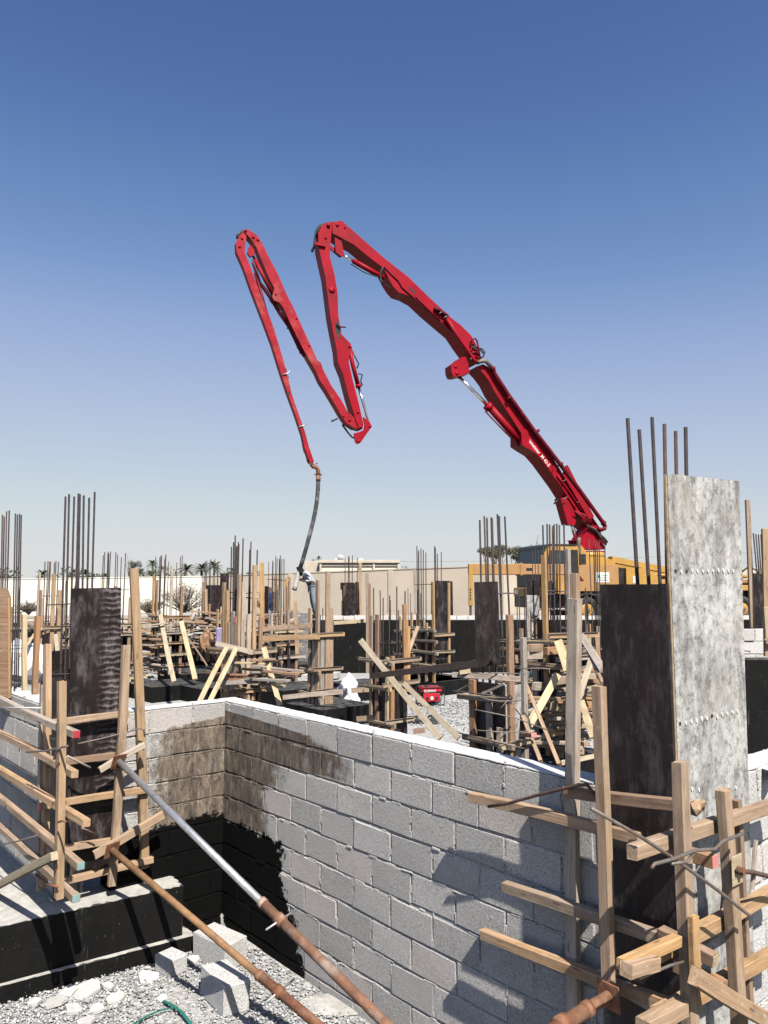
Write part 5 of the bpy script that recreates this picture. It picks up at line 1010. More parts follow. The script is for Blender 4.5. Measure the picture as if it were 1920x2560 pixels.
s1 = bplate('boom_section', 'C3', [(270, 60), (330, 120), (390, 200), (440, 300), (550, 470), (620, 580), (690, 690), (690, 790), (750, 830), (830, 880), (900, 960), (980, 1070), (1060, 1180), (1130, 1290), (1190, 1380), (1260, 1500), (1330, 1590),
    (1400, 1570), (1370, 1490), (1250, 1330), (1150, 1180), (1050, 1020), (960, 880), (870, 755), (780, 640), (700, 545), (600, 390), (500, 240), (430, 130), (400, 75), (330, 40)], W1/2, .82, 'boom_red')
bplate('foot_plate', 'C3', [(1060, 1300), (1110, 1480), (1130, 1550), (1195, 1555), (1210, 1500), (1180, 1400), (1120, 1290)], W1/2 - .06, W1 - .12, 'boom_red', s1)
bplate('side_rib', 'C3', [(690, 690), (745, 640), (770, 760), (745, 830), (700, 800)], W1/2 + .03, .03, 'boom_red', s1); bplate('side_rib', 'C3', [(985, 1000), (1030, 990), (1010, 1120), (985, 1080)], W1/2 + .03, .03, 'boom_red', s1)
tq = bplate('turret', 'C3', [(1190, 1700), (1230, 1690), (1250, 1780), (1480, 1785), (1460, 1700), (1440, 1620), (1400, 1560), (1330, 1560), (1290, 1640), (1260, 1690)], .36, .72, 'boom_red'); pinb('C3', 1370, 1590, .37, .10, tq); pinb('C3', 1240, 1725, .37, .08, tq)
lg = [(1150, 1180), (1250, 1330), (1340, 1460), (1420, 1580)]; btube('hydraulic_line', 'C3', [(1030, 1010), *lg], .34, .035, 'pipe_red', s1, 6); btube('hydraulic_line', 'C3', [(x - 30, y + 25) for x, y in [(1060, 1060), *lg]], .34, .03, 'boom_red', s1, 6)
for k in range(10):
    rr = random.Random(k); btube('hydraulic_hose', 'C3', [(1230 + 10*k - 40, 1420 + 4*k), (1270 + 8*k, 1470 + rr.uniform(-20, 20)), (1290 + 8*k, 1550)], .36 + .03*rr.random(), .018, 'boom_red_worn', s1, 5)
btube('hydraulic_hose', 'C3', [(1330, 1580), (1400, 1620), (1470, 1680), (1500, 1720)], .42, .055, 'rubber', s1); btube('hydraulic_hose', 'C3', [(1310, 1560), (1390, 1600), (1450, 1690), (1490, 1740)], .48, .05, 'rubber', s1)
bplate('outer_cylinder', 'C3', [(1120, 1000), (1130, 990), (1380, 1480), (1330, 1500), (1090, 1090)], .42, .14, 'boom_red', s1)
btube('lift_cylinder', 'C3', [(1110, 1330), (1160, 1530)], -.05, .13, 'boom_red'); btube('lift_rod', 'C3', [(1150, 1500), (1215, 1710)], -.05, .085, 'chrome')
btube('working_lamp', 'C3', [(1040, 1315), (1000, 1355)], .1, .035, 'black_plastic', s1)
# delivery pipe along the first section
btube('delivery_pipe', 'C3', [(1480, 1570), (1460, 1530), (1250, 1240), (1040, 960), (800, 650), (570, 330), (440, 130), (425, 80), (400, 60)], .42, .085, 'pipe_red', s1, 12); btube('pipe_bend', 'C3', [(1480, 1560), (1475, 1590), (1445, 1600), (1415, 1590)], .42, .085, 'pipe_red', s1, 10)
for x, y in ((835, 665), (1055, 975), (565, 350), (1460, 1530), (418, 75)): 
    p = bpt('C3', x, y, .42); q = bpt('C3', x + 11, y + 15, .42); rod('pipe_clamp', p, q, .115, 'pipe_red', s1, 12)
for x, y in ((1100, 1130), (1235, 1330), (1100, 1300)): btube('bracket', 'C3', [(x - 20, y + 15), (x + 25, y - 10)], .40, .02, 'tie_iron', s1, 6)
# lettering on the girder
a_ = bpt('C3', 724, 722, W1/2 + .006); b_ = bpt('C3', 945, 1005, W1/2 + .006); xd_ = (b_ - a_); txt = textmesh('lettering', 'Putzmeister  M 42-5', .30, 'white_paint', s1, Matrix.Identity(4), .002)
wdt = max(v.co.x for v in txt.data.vertices) - min(v.co.x for v in txt.data.vertices); sc_ = xd_.length/wdt; Mx = frame(a_, xd_, BN) @ Matrix.Scale(sc_, 4)
txt.matrix_basis = Mx; WM[txt.name] = Mx
# first joint cylinder
btube('boom_cylinder', 'C2', [(1090, 1560), (1410, 1930)], .02, .155, 'boom_red'); btube('cylinder_rod', 'C2', [(770, 1250), (1090, 1565)], .02, .075, 'chrome'); btube('cylinder_head', 'C2', [(1065, 1545), (1100, 1585)], .02, .19, 'boom_red'); btube('hydraulic_line', 'C2', [(1050, 1610), (1250, 1820), (1400, 1970)], .05, .03, 'pipe_red', None, 6)
# second section
s2 = bplate('boom_section', 'C2', [('C1', 1000, 90), ('C1', 1085, 80), (0, 20), (250, 215), (480, 440), (600, 550), (700, 645), (800, 720), (905, 825), (950, 905), (1010, 1060), (960, 1120), (880, 1030), (800, 920), (720, 800), (590, 690), (450, 570), (330, 455), (230, 400), (150, 375), (100, 320), (50, 240), ('C1', 1475, 520), ('C1', 1300, 385), ('C1', 1200, 300), ('C1', 1000, 195)], .24, .70, 'boom_red')
bplate('side_plate', 'C2', [(640, 640), (720, 680), (800, 725), (905, 835), (900, 960), (880, 1000), (800, 880), (720, 760)], .30, .06, 'boom_red', s2)
br = bplate('cylinder_bracket', 'C2', [(695, 1130), (800, 1050), (860, 1040), (890, 1215), (760, 1250), (720, 1245), (700, 1200)], .26, .52, 'boom_red', s2); pinb('C2', 757, 1215, .27, .07, br); pinb('C2', 745, 1145, .27, .06, br)
for k in range(5): bplate('vent_slot', 'C2', [(255 + 14*k, 310 + 11*k), (263 + 14*k, 316 + 11*k), (263 + 14*k, 352 + 11*k), (255 + 14*k, 346 + 11*k)], .248, .02, 'black_plastic', s2)
btube('hydraulic_line', 'C2', [(0, 110), (150, 260), (190, 330), (330, 450), (570, 660)], .27, .02, 'pipe_red', s2, 6); btube('hydraulic_line', 'C2', [(330, 420), (420, 510), (590, 680)], .27, .02, 'boom_red', s2, 6)
btube('delivery_pipe', 'C2', [(520, 545), (560, 555), (620, 595), (660, 625)], .34, .075, 'pipe_red', s2, 10); btube('delivery_pipe', 'C2', [(650, 650), (760, 830), (860, 970), (930, 1080), (980, 1110)], .36, .075, 'boom_red', s2, 10)
btube('pipe_bend', 'C2', [(970, 1105), (1010, 1090), (1060, 1090), (1110, 1150)], .42, .085, 'tie_iron', s2, 10); btube('guard_rail', 'C2', [(900, 900), (915, 865), (945, 855), (965, 880), (985, 980), (1000, 1080)], .40, .035, 'pipe_red', s2, 8); btube('guard_rail', 'C2', [(880, 1020), (930, 1000), (985, 990)], .40, .03, 'pipe_red', s2, 8)
btube('hydraulic_hose', 'C2', [(920, 940), (960, 950), (1020, 965), (1045, 1000), (1030, 1040), (970, 1080)], .30, .035, 'rubber', s2); btube('hydraulic_hose', 'C2', [(900, 930), (950, 970), (1000, 975), (1030, 1010)], .36, .03, 'rubber', s2)
for x, y in ((640, 630), (590, 585), (910, 1060), (1100, 1150)): btube('pipe_clamp', 'C2', [(x - 18, y + 12), (x + 18, y - 10)], .38, .03, 'tie_iron', s2, 6)
# links and cylinder at the upper knee
s2c = btube('boom_cylinder', 'C1', [(1190, 450), (1340, 535), (1475, 610)], .08, .10, 'boom_red'); btube('cylinder_rod', 'C1', [(1090, 395), (1190, 450)], .08, .055, 'chrome'); btube('hydraulic_hose', 'C1', [(1170, 480), (1300, 560), (1420, 600), (1440, 640), (1470, 665), ('C2', 60, 330)], .16, .022, 'rubber', s2c, 6)
btube('hydraulic_hose', 'C1', [(1470, 505), (1440, 560), (1445, 620), (1475, 670)], .30, .03, 'rubber', s2c, 6)
bplate('link_plate', 'C1', [(1020, 230), (1080, 250), (1110, 395), (1085, 410), (1030, 370)], .18, .10, 'boom_red'); bplate('link_plate', 'C1', [(975, 300), (1020, 330), (1090, 400), (1070, 415), (985, 340)], .05, .08, 'boom_red_worn')
# third section
s3 = bplate('boom_section', 'C1', [(940, 95), (1000, 95), (990, 200), (978, 330), (978, 420), (1020, 580), (1048, 750), (1055, 960), (1085, 1130), (1130, 1175), (1165, 1210), (1182, 1250), (1162, 1300), (1150, 1380), (1190, 1560), (1240, 1750), (1288, 1960), (1275, 2000), (1245, 1995), (1210, 1900), (1150, 1700), (1100, 1500), (1050, 1380), (1040, 1270), (1010, 1120), (980, 960), (960, 800), (935, 600), (905, 470), (875, 330), (868, 200), (900, 130)], .20, .50, 'boom_red')
for x, y, r_ in ((965, 118, .07), (1045, 118, .07), (937, 237, .05), (1115, 142, .04), (1157, 1240, .05), (1235, 1845, .05), (1265, 1980, .05)): pinb('C1', x, y, .25 if y < 200 else .21, r_, s3)
pr = bpt('C1', 995, 718, .205); tube('inspection_cover', [pr - BN*.01, pr + BN*.008], .13, 'boom_red', s3, 24); bplate('pocket', 'C1', [(1018, 1015), (1050, 1005), (1080, 1090), (1055, 1190), (1030, 1100)], .204, .05, 'black_plastic', s3); btube('hook', 'C1', [(1040, 1030), (1075, 1060), (1120, 1062)], .26, .03, 'pipe_red', s3, 8)
bplate('bracket', 'C1', [(835, 280), (935, 275), (940, 320), (840, 300)], .28, .12, 'boom_red', s3); btube('hydraulic_hose', 'C1', [(930, 115), (880, 130), (850, 180), (840, 250), (830, 320), (810, 365)], .05, .05, 'rubber', s3); btube('hydraulic_hose', 'C1', [(915, 120), (870, 150), (850, 220)], .14, .035, 'rubber', s3)
btube('boom_cylinder', 'C1', [(1160, 1260), (1185, 1400), (1240, 1610)], .10, .085, 'boom_red'); btube('cylinder_head', 'C1', [(1235, 1590), (1243, 1620)], .10, .11, 'boom_red'); btube('cylinder_rod', 'C1', [(1240, 1610), (1330, 1930)], .10, .05, 'chrome'); btube('hydraulic_hose', 'C1', [(1180, 1270), (1215, 1350), (1242, 1400), (1225, 1440)], .12, .028, 'rubber', None, 6); btube('hydraulic_hose', 'C1', [(1240, 1490), (1275, 1500), (1260, 1560), (1275, 1600)], .12, .028, 'rubber', None, 6)
# lower knee link
lk = bplate('link_plate', 'C1', [(1285, 1890), (1340, 1930), (1365, 1975), (1260, 2125), (1235, 2140), (1212, 2120), (1200, 2040), (1240, 2030), (1290, 2010), (1300, 1960)], .26, .08, 'boom_red'); bplate('link_plate', 'C1', [(1285, 1890), (1340, 1930), (1365, 1975), (1260, 2125), (1235, 2140), (1212, 2120), (1200, 2040), (1240, 2030), (1290, 2010), (1300, 1960)], -.12, .08, 'boom_red'); pinb('C1', 1345, 1975, .27, .05, lk); pinb('C1', 1245, 2110, .27, .05, lk)
btube('hydraulic_hose', 'C1', [(1090, 1960), (1140, 2030), (1180, 2075), (1215, 2090)], -.05, .035, 'rubber', lk)
# fourth section
s4 = bplate('boom_section', 'C1', [(195, 155), (230, 165), (300, 210), (345, 275), (430, 445), (500, 580), (580, 765), (650, 900), (720, 1060), (800, 1230), (860, 1365), (895, 1390), (912, 1450), (990, 1600), (1080, 1730), (1140, 1840), (1210, 1900), (1255, 1940), (1252, 2000), (1200, 1992), (1130, 1945), (1085, 1880), (1030, 1785), (950, 1650), (890, 1560), (850, 1470), (780, 1350), (720, 1240), (660, 1120), (600, 1000), (550, 885), (510, 835), (460, 812), (445, 780), (465, 700), (420, 620), (350, 450), (300, 330), (250, 250), (180, 175)], .16, .38, 'boom_red_worn')
for x, y, r_ in ((200, 172, .05), (270, 230, .06), (312, 255, .05), (477, 757, .04), (668, 980, .035), (787, 1230, .035), (1103, 1880, .04), (1157, 1918, .06)): pinb('C1', x, y, .165, r_, s4)
btube('boom_cylinder', 'C1', [(285, 440), (370, 610), (450, 760)], .02, .07, 'boom_red'); btube('cylinder_rod', 'C1', [(245, 350), (290, 450)], .02, .05, 'rubber'); bplate('link_plate', 'C1', [(230, 320), (250, 305), (280, 350), (280, 400), (240, 410), (218, 375)], .1, .12, 'boom_red')
btube('delivery_pipe', 'C1', [(270, 470), (330, 650), (440, 810), (510, 930), (600, 1060), (700, 1270), (740, 1330)], -.08, .065, 'pipe_red', s4, 10)
for x, y in ((570, 1005), (600, 1065), (692, 1245), (715, 1295), (440, 810)): btube('pipe_clamp', 'C1', [(x - 20, y + 8), (x + 25, y - 8)], -.05, .03, 'pipe_red', s4, 6)
btube('hydraulic_hose', 'C1', [(260, 430), (300, 540), (340, 650), (400, 720), (440, 800)], .08, .03, 'rubber', s4, 6); btube('end_bracket', 'C1', [(990, 1930), (1045, 1905)], -.05, .035, 'black_plastic', s4, 6); btube('hydraulic_hose', 'C1', [(205, 170), (150, 190), (125, 215), (122, 245)], -.1, .05, 'rubber', s4)
# fifth section
s5 = bplate('boom_section', 'C1', [(178, 180), (208, 225), (195, 300), (190, 370), (230, 470), (300, 660), (350, 800), (420, 960), (480, 1140), (540, 1340), (590, 1520), (620, 1660), (680, 1840), (745, 2020), ('C4', 500, 170), ('C4', 555, 330), ('C4', 510, 345), ('C4', 440, 130), (755, 2212), (720, 2050), (660, 1870), (580, 1650), (520, 1470), (440, 1210), (350, 970), (250, 710), (180, 510), (115, 365), (110, 285), (140, 220)], .13, .26, 'boom_red_worn')
for x, y, r_ in ((168, 243, .05), (145, 318, .05), (390, 1083, .03)): pinb('C1', x, y, .135, r_, s5)
btube('delivery_pipe', 'C1', [(290, 560), (370, 860), (440, 1090), (500, 1300), (570, 1500)], -.02, .065, 'pipe_red', s5, 10)
for x, y in ((425, 1042), (440, 1080), (450, 1120), (555, 1455), (575, 1530)): btube('pipe_clamp', 'C1', [(x - 18, y + 2), (x + 20, y - 4)], .02, .035, 'boom_red', s5, 6)
btube('hook', 'C1', [(540, 1498), (580, 1490), (605, 1475), (600, 1458)], .16, .02, 'galvanised', s5, 6); btube('hook', 'C1', [(690, 1980), (730, 1970), (762, 1955)], .15, .022, 'galvanised', s5, 6); bplate('pocket', 'C1', [(583, 1665), (600, 1650), (606, 1680), (590, 1700)], .134, .03, 'black_plastic', s5)
btube('end_clamp', 'C4', [(475, 318), (500, 315)], .0, .05, 'black_plastic', s5, 8); btube('end_clamp', 'C4', [(505, 350), (590, 345)], .05, .035, 'galvanised', s5, 8)
# end elbow and hanging hose
eb = btube('end_elbow', 'C4', [(520, 350), (545, 385), (580, 390), (598, 425), (600, 490)], 0, .078, 'rust', None, 12); btube('hose_coupling', 'C4', [(562, 468), (638, 472)], .02, .035, 'rust', eb, 8); btube('hose_ferrule', 'C4', [(600, 480), (600, 545)], 0, .085, 'rust_worn', eb, 14)
HY = bpt('C4', 600, 540, 0)
hp = [(600, 530), (596, 640), (584, 770), (566, 880), (545, 980), (512, 1110), (470, 1270), (430, 1410), (405, 1490)]
HB = [atY('C4', x, y, HY.y + .05*(y - 540)/1000) for x, y in hp]; hose = tube('end_hose', HB, .075, 'hose_rubber', PT, 16)
HC = [atY('C4', x, y, HY.y + .04 - .05*i) for i, (x, y) in enumerate([(405, 1490), (385, 1560), (365, 1630), (348, 1700), (335, 1745)])]; tube('hose_tip', HC, [.078, .08, .082, .085, .09], 'hose_cement', hose, 16)

# ------------------------------------------------------------------ people
def skinned(name, joints, edges, mat, parent=None, root=0, sub=2):
    """one continuous body grown from joints: {key: (point, radius)}"""
    keys = list(joints); org = V(joints[keys[root]][0]); me = bpy.data.meshes.new(name)
    me.from_pydata([tuple(V(joints[k][0]) - org) for k in keys], [(keys.index(a), keys.index(b)) for a, b in edges], []); me.materials.append(MATS[mat])
    o = link(bpy.data.objects.new(name, me), Matrix.Translation(org), parent)
    md = o.modifiers.new('skin', 'SKIN'); md.use_smooth_shade = True; sl = me.skin_vertices[0].data if me.skin_vertices else None
    if sl is None:
        bm = bmesh.new(); bm.from_mesh(me); bm.verts.layers.skin.verify(); bm.to_mesh(me); bm.free(); sl = me.skin_vertices[0].data
    for i, k in enumerate(keys):
        r_ = joints[k][1]; sl[i].radius = (r_, r_) if not isinstance(r_, tuple) else r_; sl[i].use_root = (i == root)
    s = o.modifiers.new('sub', 'SUBSURF'); s.levels = sub; s.render_levels = sub; return o
YM = 27.4
def mp(x, y, dy=0): return atY('D5', x, y, YM + dy)
man = thing('person', 'worker in a pale shirt and jeans bending over the end of the concrete hose', 'person', mp(880, 945))
J = {'pelvis': (mp(838, 515), .15), 'waist': (mp(812, 445), .15), 'chest': (mp(765, 355), .175), 'neck': (mp(706, 290), .06), 'head': (mp(668, 255, -.02), .10), 'crown': (mp(640, 232, -.02), .085), 'chin': (mp(655, 300, -.03), .05),
     'hipN': (mp(850, 540, -.10), .115), 'kneeN': (mp(862, 735, -.16), .068), 'ankN': (mp(888, 915, -.10), .045), 'toeN': (mp(862, 938, -.16), .035),
     'hipF': (mp(826, 540, .10), .10), 'kneeF': (mp(838, 740, .06), .068), 'ankF': (mp(872, 915, .12), .045), 'toeF': (mp(845, 936, .10), .035),
     'shN': (mp(752, 335, -.20), .08), 'elN': (mp(818, 432, -.28), .046), 'wrN': (mp(706, 432, -.22), .034), 'hdN': (mp(668, 420, -.16), .034),
     'shF': (mp(738, 325, .18), .08), 'elF': (mp(700, 420, .22), .046), 'wrF': (mp(648, 400, .14), .034), 'hdF': (mp(626, 385, .06), .034)}
E = [('pelvis', 'waist'), ('waist', 'chest'), ('chest', 'neck'), ('neck', 'head'), ('head', 'crown'), ('head', 'chin')] + [e for s in 'NF' for e in (('pelvis', 'hip' + s), ('hip' + s, 'knee' + s), ('knee' + s, 'ank' + s), ('ank' + s, 'toe' + s), ('chest', 'sh' + s), ('sh' + s, 'el' + s), ('el' + s, 'wr' + s), ('wr' + s, 'hd' + s))]
skinned('body', J, E, 'skin', man)
for s, sg in (('N', -1), ('F', 1)):
    h = J['hd' + s][0]; w0 = J['wr' + s][0]; d = (h - w0).normalized(); sd_ = V((0, sg*-1, 0)); up_ = UP
    for k in range(4):
        b = h + up_*(.022 - .018*k) + d*.02; ln = (.075, .085, .08, .06)[k]; tube('finger', [b, b + d*ln*.45 + sd_*.008, b + d*ln*.75 + sd_*.035, b + d*ln*.7 + sd_*.06], [.010, .0095, .009, .008], 'skin', man, 6)
    tube('thumb', [w0 + d*.05 + up_*.025, w0 + d*.09 + up_*.05, w0 + d*.12 + up_*.045 + sd_*.03], [.012, .011, .009], 'skin', man, 6)
def sub(keys, grow, extra=None):
    q = {k: (J[k][0], J[k][1] + grow) for k in keys}; q.update(extra or {}); return q
sh = sub(['chest', 'waist', 'pelvis', 'neck', 'shN', 'shF', 'elN', 'elF'], .028); sh['neck'] = (J['neck'][0], .07)
sh['hem'] = (mp(858, 560), .165); sh['cuffN'] = (J['elN'][0].lerp(J['wrN'][0], .8), .048); sh['cuffF'] = (J['elF'][0].lerp(J['wrF'][0], .8), .048)
skinned('shirt', sh, [('chest', 'waist'), ('waist', 'pelvis'), ('pelvis', 'hem'), ('chest', 'neck'), ('chest', 'shN'), ('chest', 'shF'), ('shN', 'elN'), ('shF', 'elF'), ('elN', 'cuffN'), ('elF', 'cuffF')], 'shirt', man)
tr = sub(['pelvis', 'hipN', 'hipF', 'kneeN', 'kneeF'], .022); tr['pelvis'] = (mp(845, 530), .145); tr['cfN'] = (J['ankN'][0], .068); tr['cfF'] = (J['ankF'][0], .068)
skinned('trousers', tr, [('pelvis', 'hipN'), ('pelvis', 'hipF'), ('hipN', 'kneeN'), ('hipF', 'kneeF'), ('kneeN', 'cfN'), ('kneeF', 'cfF')], 'jeans', man)
hw = {'a': (mp(648, 228, -.02), .105), 'b': (mp(662, 255, -.02), .118), 'c': (mp(668, 290, -.01), .105), 'd': (mp(655, 330, -.02), .10), 'e': (mp(640, 355, 0), .075)}
skinned('head_scarf', hw, [('a', 'b'), ('b', 'c'), ('c', 'd'), ('d', 'e')], 'dark_cloth', man, 1)
fd = (mp(620, 262, -.05) - mp(662, 255, -.02)).normalized()
lump('nose', mp(640, 268, -.05) + fd*.06, (.018, .014, .02), 'skin', seed=1, sub=1, amp=0, parent=man)
for dy in (-.035, .035): lump('eye', mp(645, 256, dy) + fd*.075, (.012, .012, .009), 'white_paint', seed=1, sub=1, amp=0, parent=man)
for s in 'NF': tube('shoe', [J['ank' + s][0] + V((.03, 0, -.05)), J['ank' + s][0] + V((-.03, 0, -.06)), J['toe' + s][0] + V((0, 0, -.025)), J['toe' + s][0] + V((-.09, 0, -.035))], [.045, .052, .046, .028], 'dark_cloth', man, 10)
# second worker, mostly hidden
Y2 = 30.0
def bp(x, y, dy=0): return atY('D5', x, y, Y2 + dy)
m2 = thing('person', 'worker in dark blue clothes mostly hidden behind the narrow black board', 'person', bp(200, 1130))
K = {'pelvis': (bp(198, 760), .15), 'chest': (bp(196, 620), .17), 'neck': (bp(200, 560), .06), 'head': (bp(202, 515), .10), 'hipN': (bp(160, 790), .11), 'kneeN': (bp(150, 950, -.1), .08), 'ankN': (bp(150, 1115), .05), 'hipF': (bp(235, 790), .11), 'kneeF': (bp(245, 950, -.1), .08), 'ankF': (bp(250, 1115), .05),
     'shN': (bp(150, 610), .075), 'elN': (bp(132, 700), .06), 'hdN': (bp(170, 770, -.2), .04), 'shF': (bp(242, 615), .075), 'elF': (bp(262, 710), .06), 'hdF': (bp(230, 780, -.2), .04)}
EK = [('pelvis', 'chest'), ('chest', 'neck'), ('neck', 'head')] + [e for s in 'NF' for e in (('pelvis', 'hip' + s), ('hip' + s, 'knee' + s), ('knee' + s, 'ank' + s), ('chest', 'sh' + s), ('sh' + s, 'el' + s), ('el' + s, 'hd' + s))]
skinned('body', K, EK, 'skin', m2)
cl = {k: (p, r_ + .02) for k, (p, r_) in K.items() if k not in ('neck', 'head', 'hdN', 'hdF')}; skinned('coverall', cl, [e for e in EK if e[0] in cl and e[1] in cl], 'blue_cloth', m2)

# ------------------------------------------------------------------ perimeter wall, building, planting beyond
def wallrun(label, a, b, zb0, zt0, zb1, zt1, mat, cat='wall', th=.25):
    d = (b - a); d.z = 0; n = V((-d.y, d.x, 0)).normalized()
    if n.y < 0: n = -n
    W_ = thing('perimeter_wall', label, cat, ((a + b)/2).xy.to_3d() + UP*zb0)
    prism('wall_body', [V((a.x, a.y, zb0)), V((b.x, b.y, zb1)), V((b.x, b.y, zt1)), V((a.x, a.y, zt0))], n*th, mat, W_)
    prism('coping', [V((a.x, a.y, zt0)) - n*.03, V((b.x, b.y, zt1)) - n*.03, V((b.x, b.y, zt1 + .06)) - n*.03, V((a.x, a.y, zt0 + .06)) - n*.03], n*(th + .06), mat, W_)
    k = int(d.length/6)
    for i in range(1, k):
        f = i/k; p = a.lerp(b, f); z0 = zb0 + (zb1 - zb0)*f; z1 = zt0 + (zt1 - zt0)*f; box('pier', V((p.x, p.y, (z0 + z1)/2)) - n*.02, (.32, .10, z1 - z0 - .03), mat, W_, d.normalized(), c=.01)
    return W_
def topat(px, py, Y): return atY('S', px, py, Y).z
a0 = V((gx(-500, 52), 52, 0)); a1 = V((gx(503, 50), 50, 0)); a2 = V((gx(1260, 42), 42, 0)); a3 = V((gx(2400, 47), 47, 0))
wallrun('long cream boundary wall at the left behind the site', a0, a1, .9, topat(-500, 1456, 52), .9, topat(503, 1442, 50), 'cream_plaster')
wallrun('beige boundary wall behind the worker and the outrigger arm', a1, a2, .9, topat(503, 1442, 50), 1.2, topat(1260, 1415, 42), 'beige_plaster')
wallrun('beige boundary wall far behind the truck at right', a2, a3, 1.2, topat(1260, 1415, 42), 1.2, topat(2400, 1428, 47), 'beige_plaster')
# dirt strip at the wall foot
def far_building():
    Y = 72; B = thing('building', 'low flat-roofed house with a pale parapet behind the boundary wall', 'building', (gx(890, Y), Y, 1)); q = lambda x, y, o=0: atY('D5', x, y, Y + o)
    def slab(n, x0, x1, y0, y1, o, th, mat, par=B): a = q(x0, y1, o); b = q(x1, y0, o); return box(n, V(((a.x + b.x)/2, Y + o + th/2, (a.z + b.z)/2)), (b.x - a.x, th, b.z - a.z), mat, par, c=.02)
    slab('side_wall', 715, 945, 135, 420, .3, 8, 'far_plaster'); slab('front_wall', 940, 2120, 160, 420, .0, 6, 'far_cream'); r_ = slab('roof_slab', 925, 2130, 118, 162, -.3, 9, 'far_plaster'); slab('fascia', 930, 2130, 165, 212, -.12, .1, 'far_plaster')
    for x in (955, 1540, 1745, 2110): slab('column', x - 16, x + 16, 166, 420, -.22, .4, 'far_plaster')
    slab('dark_gap_strip', 1145, 1520, 283, 292, -.03, .1, 'black_plastic'); slab('roof_tank', 1165, 1245, 98, 118, 2, 1.5, 'white_paint', r_); slab('roof_tank', 1520, 1590, 98, 118, 2, 1.2, 'white_paint', r_)  # thin black strip for the dark gap line across the front wall
    c = q(1252, 88, 1.5); bm = bmesh.new(); bmesh.ops.create_uvsphere(bm, u_segments=14, v_segments=8, radius=.32)
    for v in bm.verts: v.co.y *= .3
    me = bpy.data.meshes.new('satellite_dish'); bm.to_mesh(me); bm.free(); me.materials.append(MATS['white_paint']); link(bpy.data.objects.new('satellite_dish', me), Matrix.Translation(c) @ Matrix.Rotation(.4, 4, 'X'), r_)
far_building()

def leaves(n, fn, s, mat, name, parent, elong=1.0):
    """n small leaf faces at points given by fn(); one mesh"""
    P = np.array([fn() for _ in range(n)]); nrm = rng.normal(0, 1, (n, 3)); nrm /= np.linalg.norm(nrm, axis=1)[:, None]; t_ = np.cross(nrm, rng.normal(0, 1, (n, 3))); t_ /= np.linalg.norm(t_, axis=1)[:, None]; b_ = np.cross(nrm, t_)
    sz = rng.uniform(.6, 1.3, (n, 1))*s; v = np.stack([P - t_*sz*elong - b_*sz*.5, P + t_*sz*elong - b_*sz*.5, P + t_*sz*elong*.6 + b_*sz*.6, P - t_*sz*elong*.6 + b_*sz*.6], 1).reshape(-1, 3)
    me = bpy.data.meshes.new(name); org = P.mean(0); me.from_pydata((v - org).tolist(), [], np.arange(n*4).reshape(-1, 4).tolist()); me.materials.append(MATS[mat]); return link(bpy.data.objects.new(name, me), Matrix.Translation(V(org)), parent)
def branchy(base, tips, r0, mat, parent, name='trunk', seed=0, wob=.12):
    rr = random.Random(seed); gs = []
    for tip, r_ in tips:
        d = tip - base; pts = [base + d*f + V((rr.uniform(-1, 1), rr.uniform(-1, 1), 0))*wob*d.length*math.sin(f*3.1) for f in (0, .25, .5, .75, 1)]; gs.append(tubegeo([p - base for p in pts], [r_, r_*.8, r_*.6, r_*.4, r_*.15], 6))
    return mk(name, *merge(*gs), mat, parent, Matrix.Translation(base), True)
def acacia(label, px, ytop, ybot, wpx, Y, n, seed):
    rr = random.Random(seed); c = atY('S', px, (ytop + ybot)/2, Y); k = Y/FPX; rx = wpx*k/2; rz = (ybot - ytop)*k/2; T_ = thing('acacia_tree', label, 'tree', (c.x, c.y, 1.4)); cl = []
    for i in range(26):
        a = rr.uniform(0, 6.28); f = math.sqrt(rr.random())*.88; cl.append((c + V((math.cos(a)*rx*f, math.sin(a)*rx*f*.8, rz*(.55*(1 - f*f) - .35 + rr.uniform(-.3, .35)))), rr.uniform(.16, .30)*rx, rr.uniform(.22, .42)*rz))
    def pt():
        q = cl[rng.integers(len(cl))]; d = rng.normal(0, 1, 3); d /= np.linalg.norm(d); d *= rng.random()**.5; return (q[0].x + d[0]*q[1], q[0].y + d[1]*q[1], q[0].z + d[2]*q[2])
    base = V((c.x + .1*rx, c.y, 1.4)); fork = base.lerp(c, .35); branchy(base, [(q[0], .05 + rr.random()*.06) for q in cl], .2, 'bark', T_, 'trunk', seed)
    leaves(n, pt, .045*k/.03*rx/2.2, 'leaf_acacia', 'crown', T_)
acacia('flat-topped acacia tree behind the yellow outrigger arm', 1248, 1352, 1412, 150, 55, 9000, 3)
acacia('grey-green tree crown right behind the truck cab roof', 1340, 1352, 1400, 70, 58, 2600, 8)
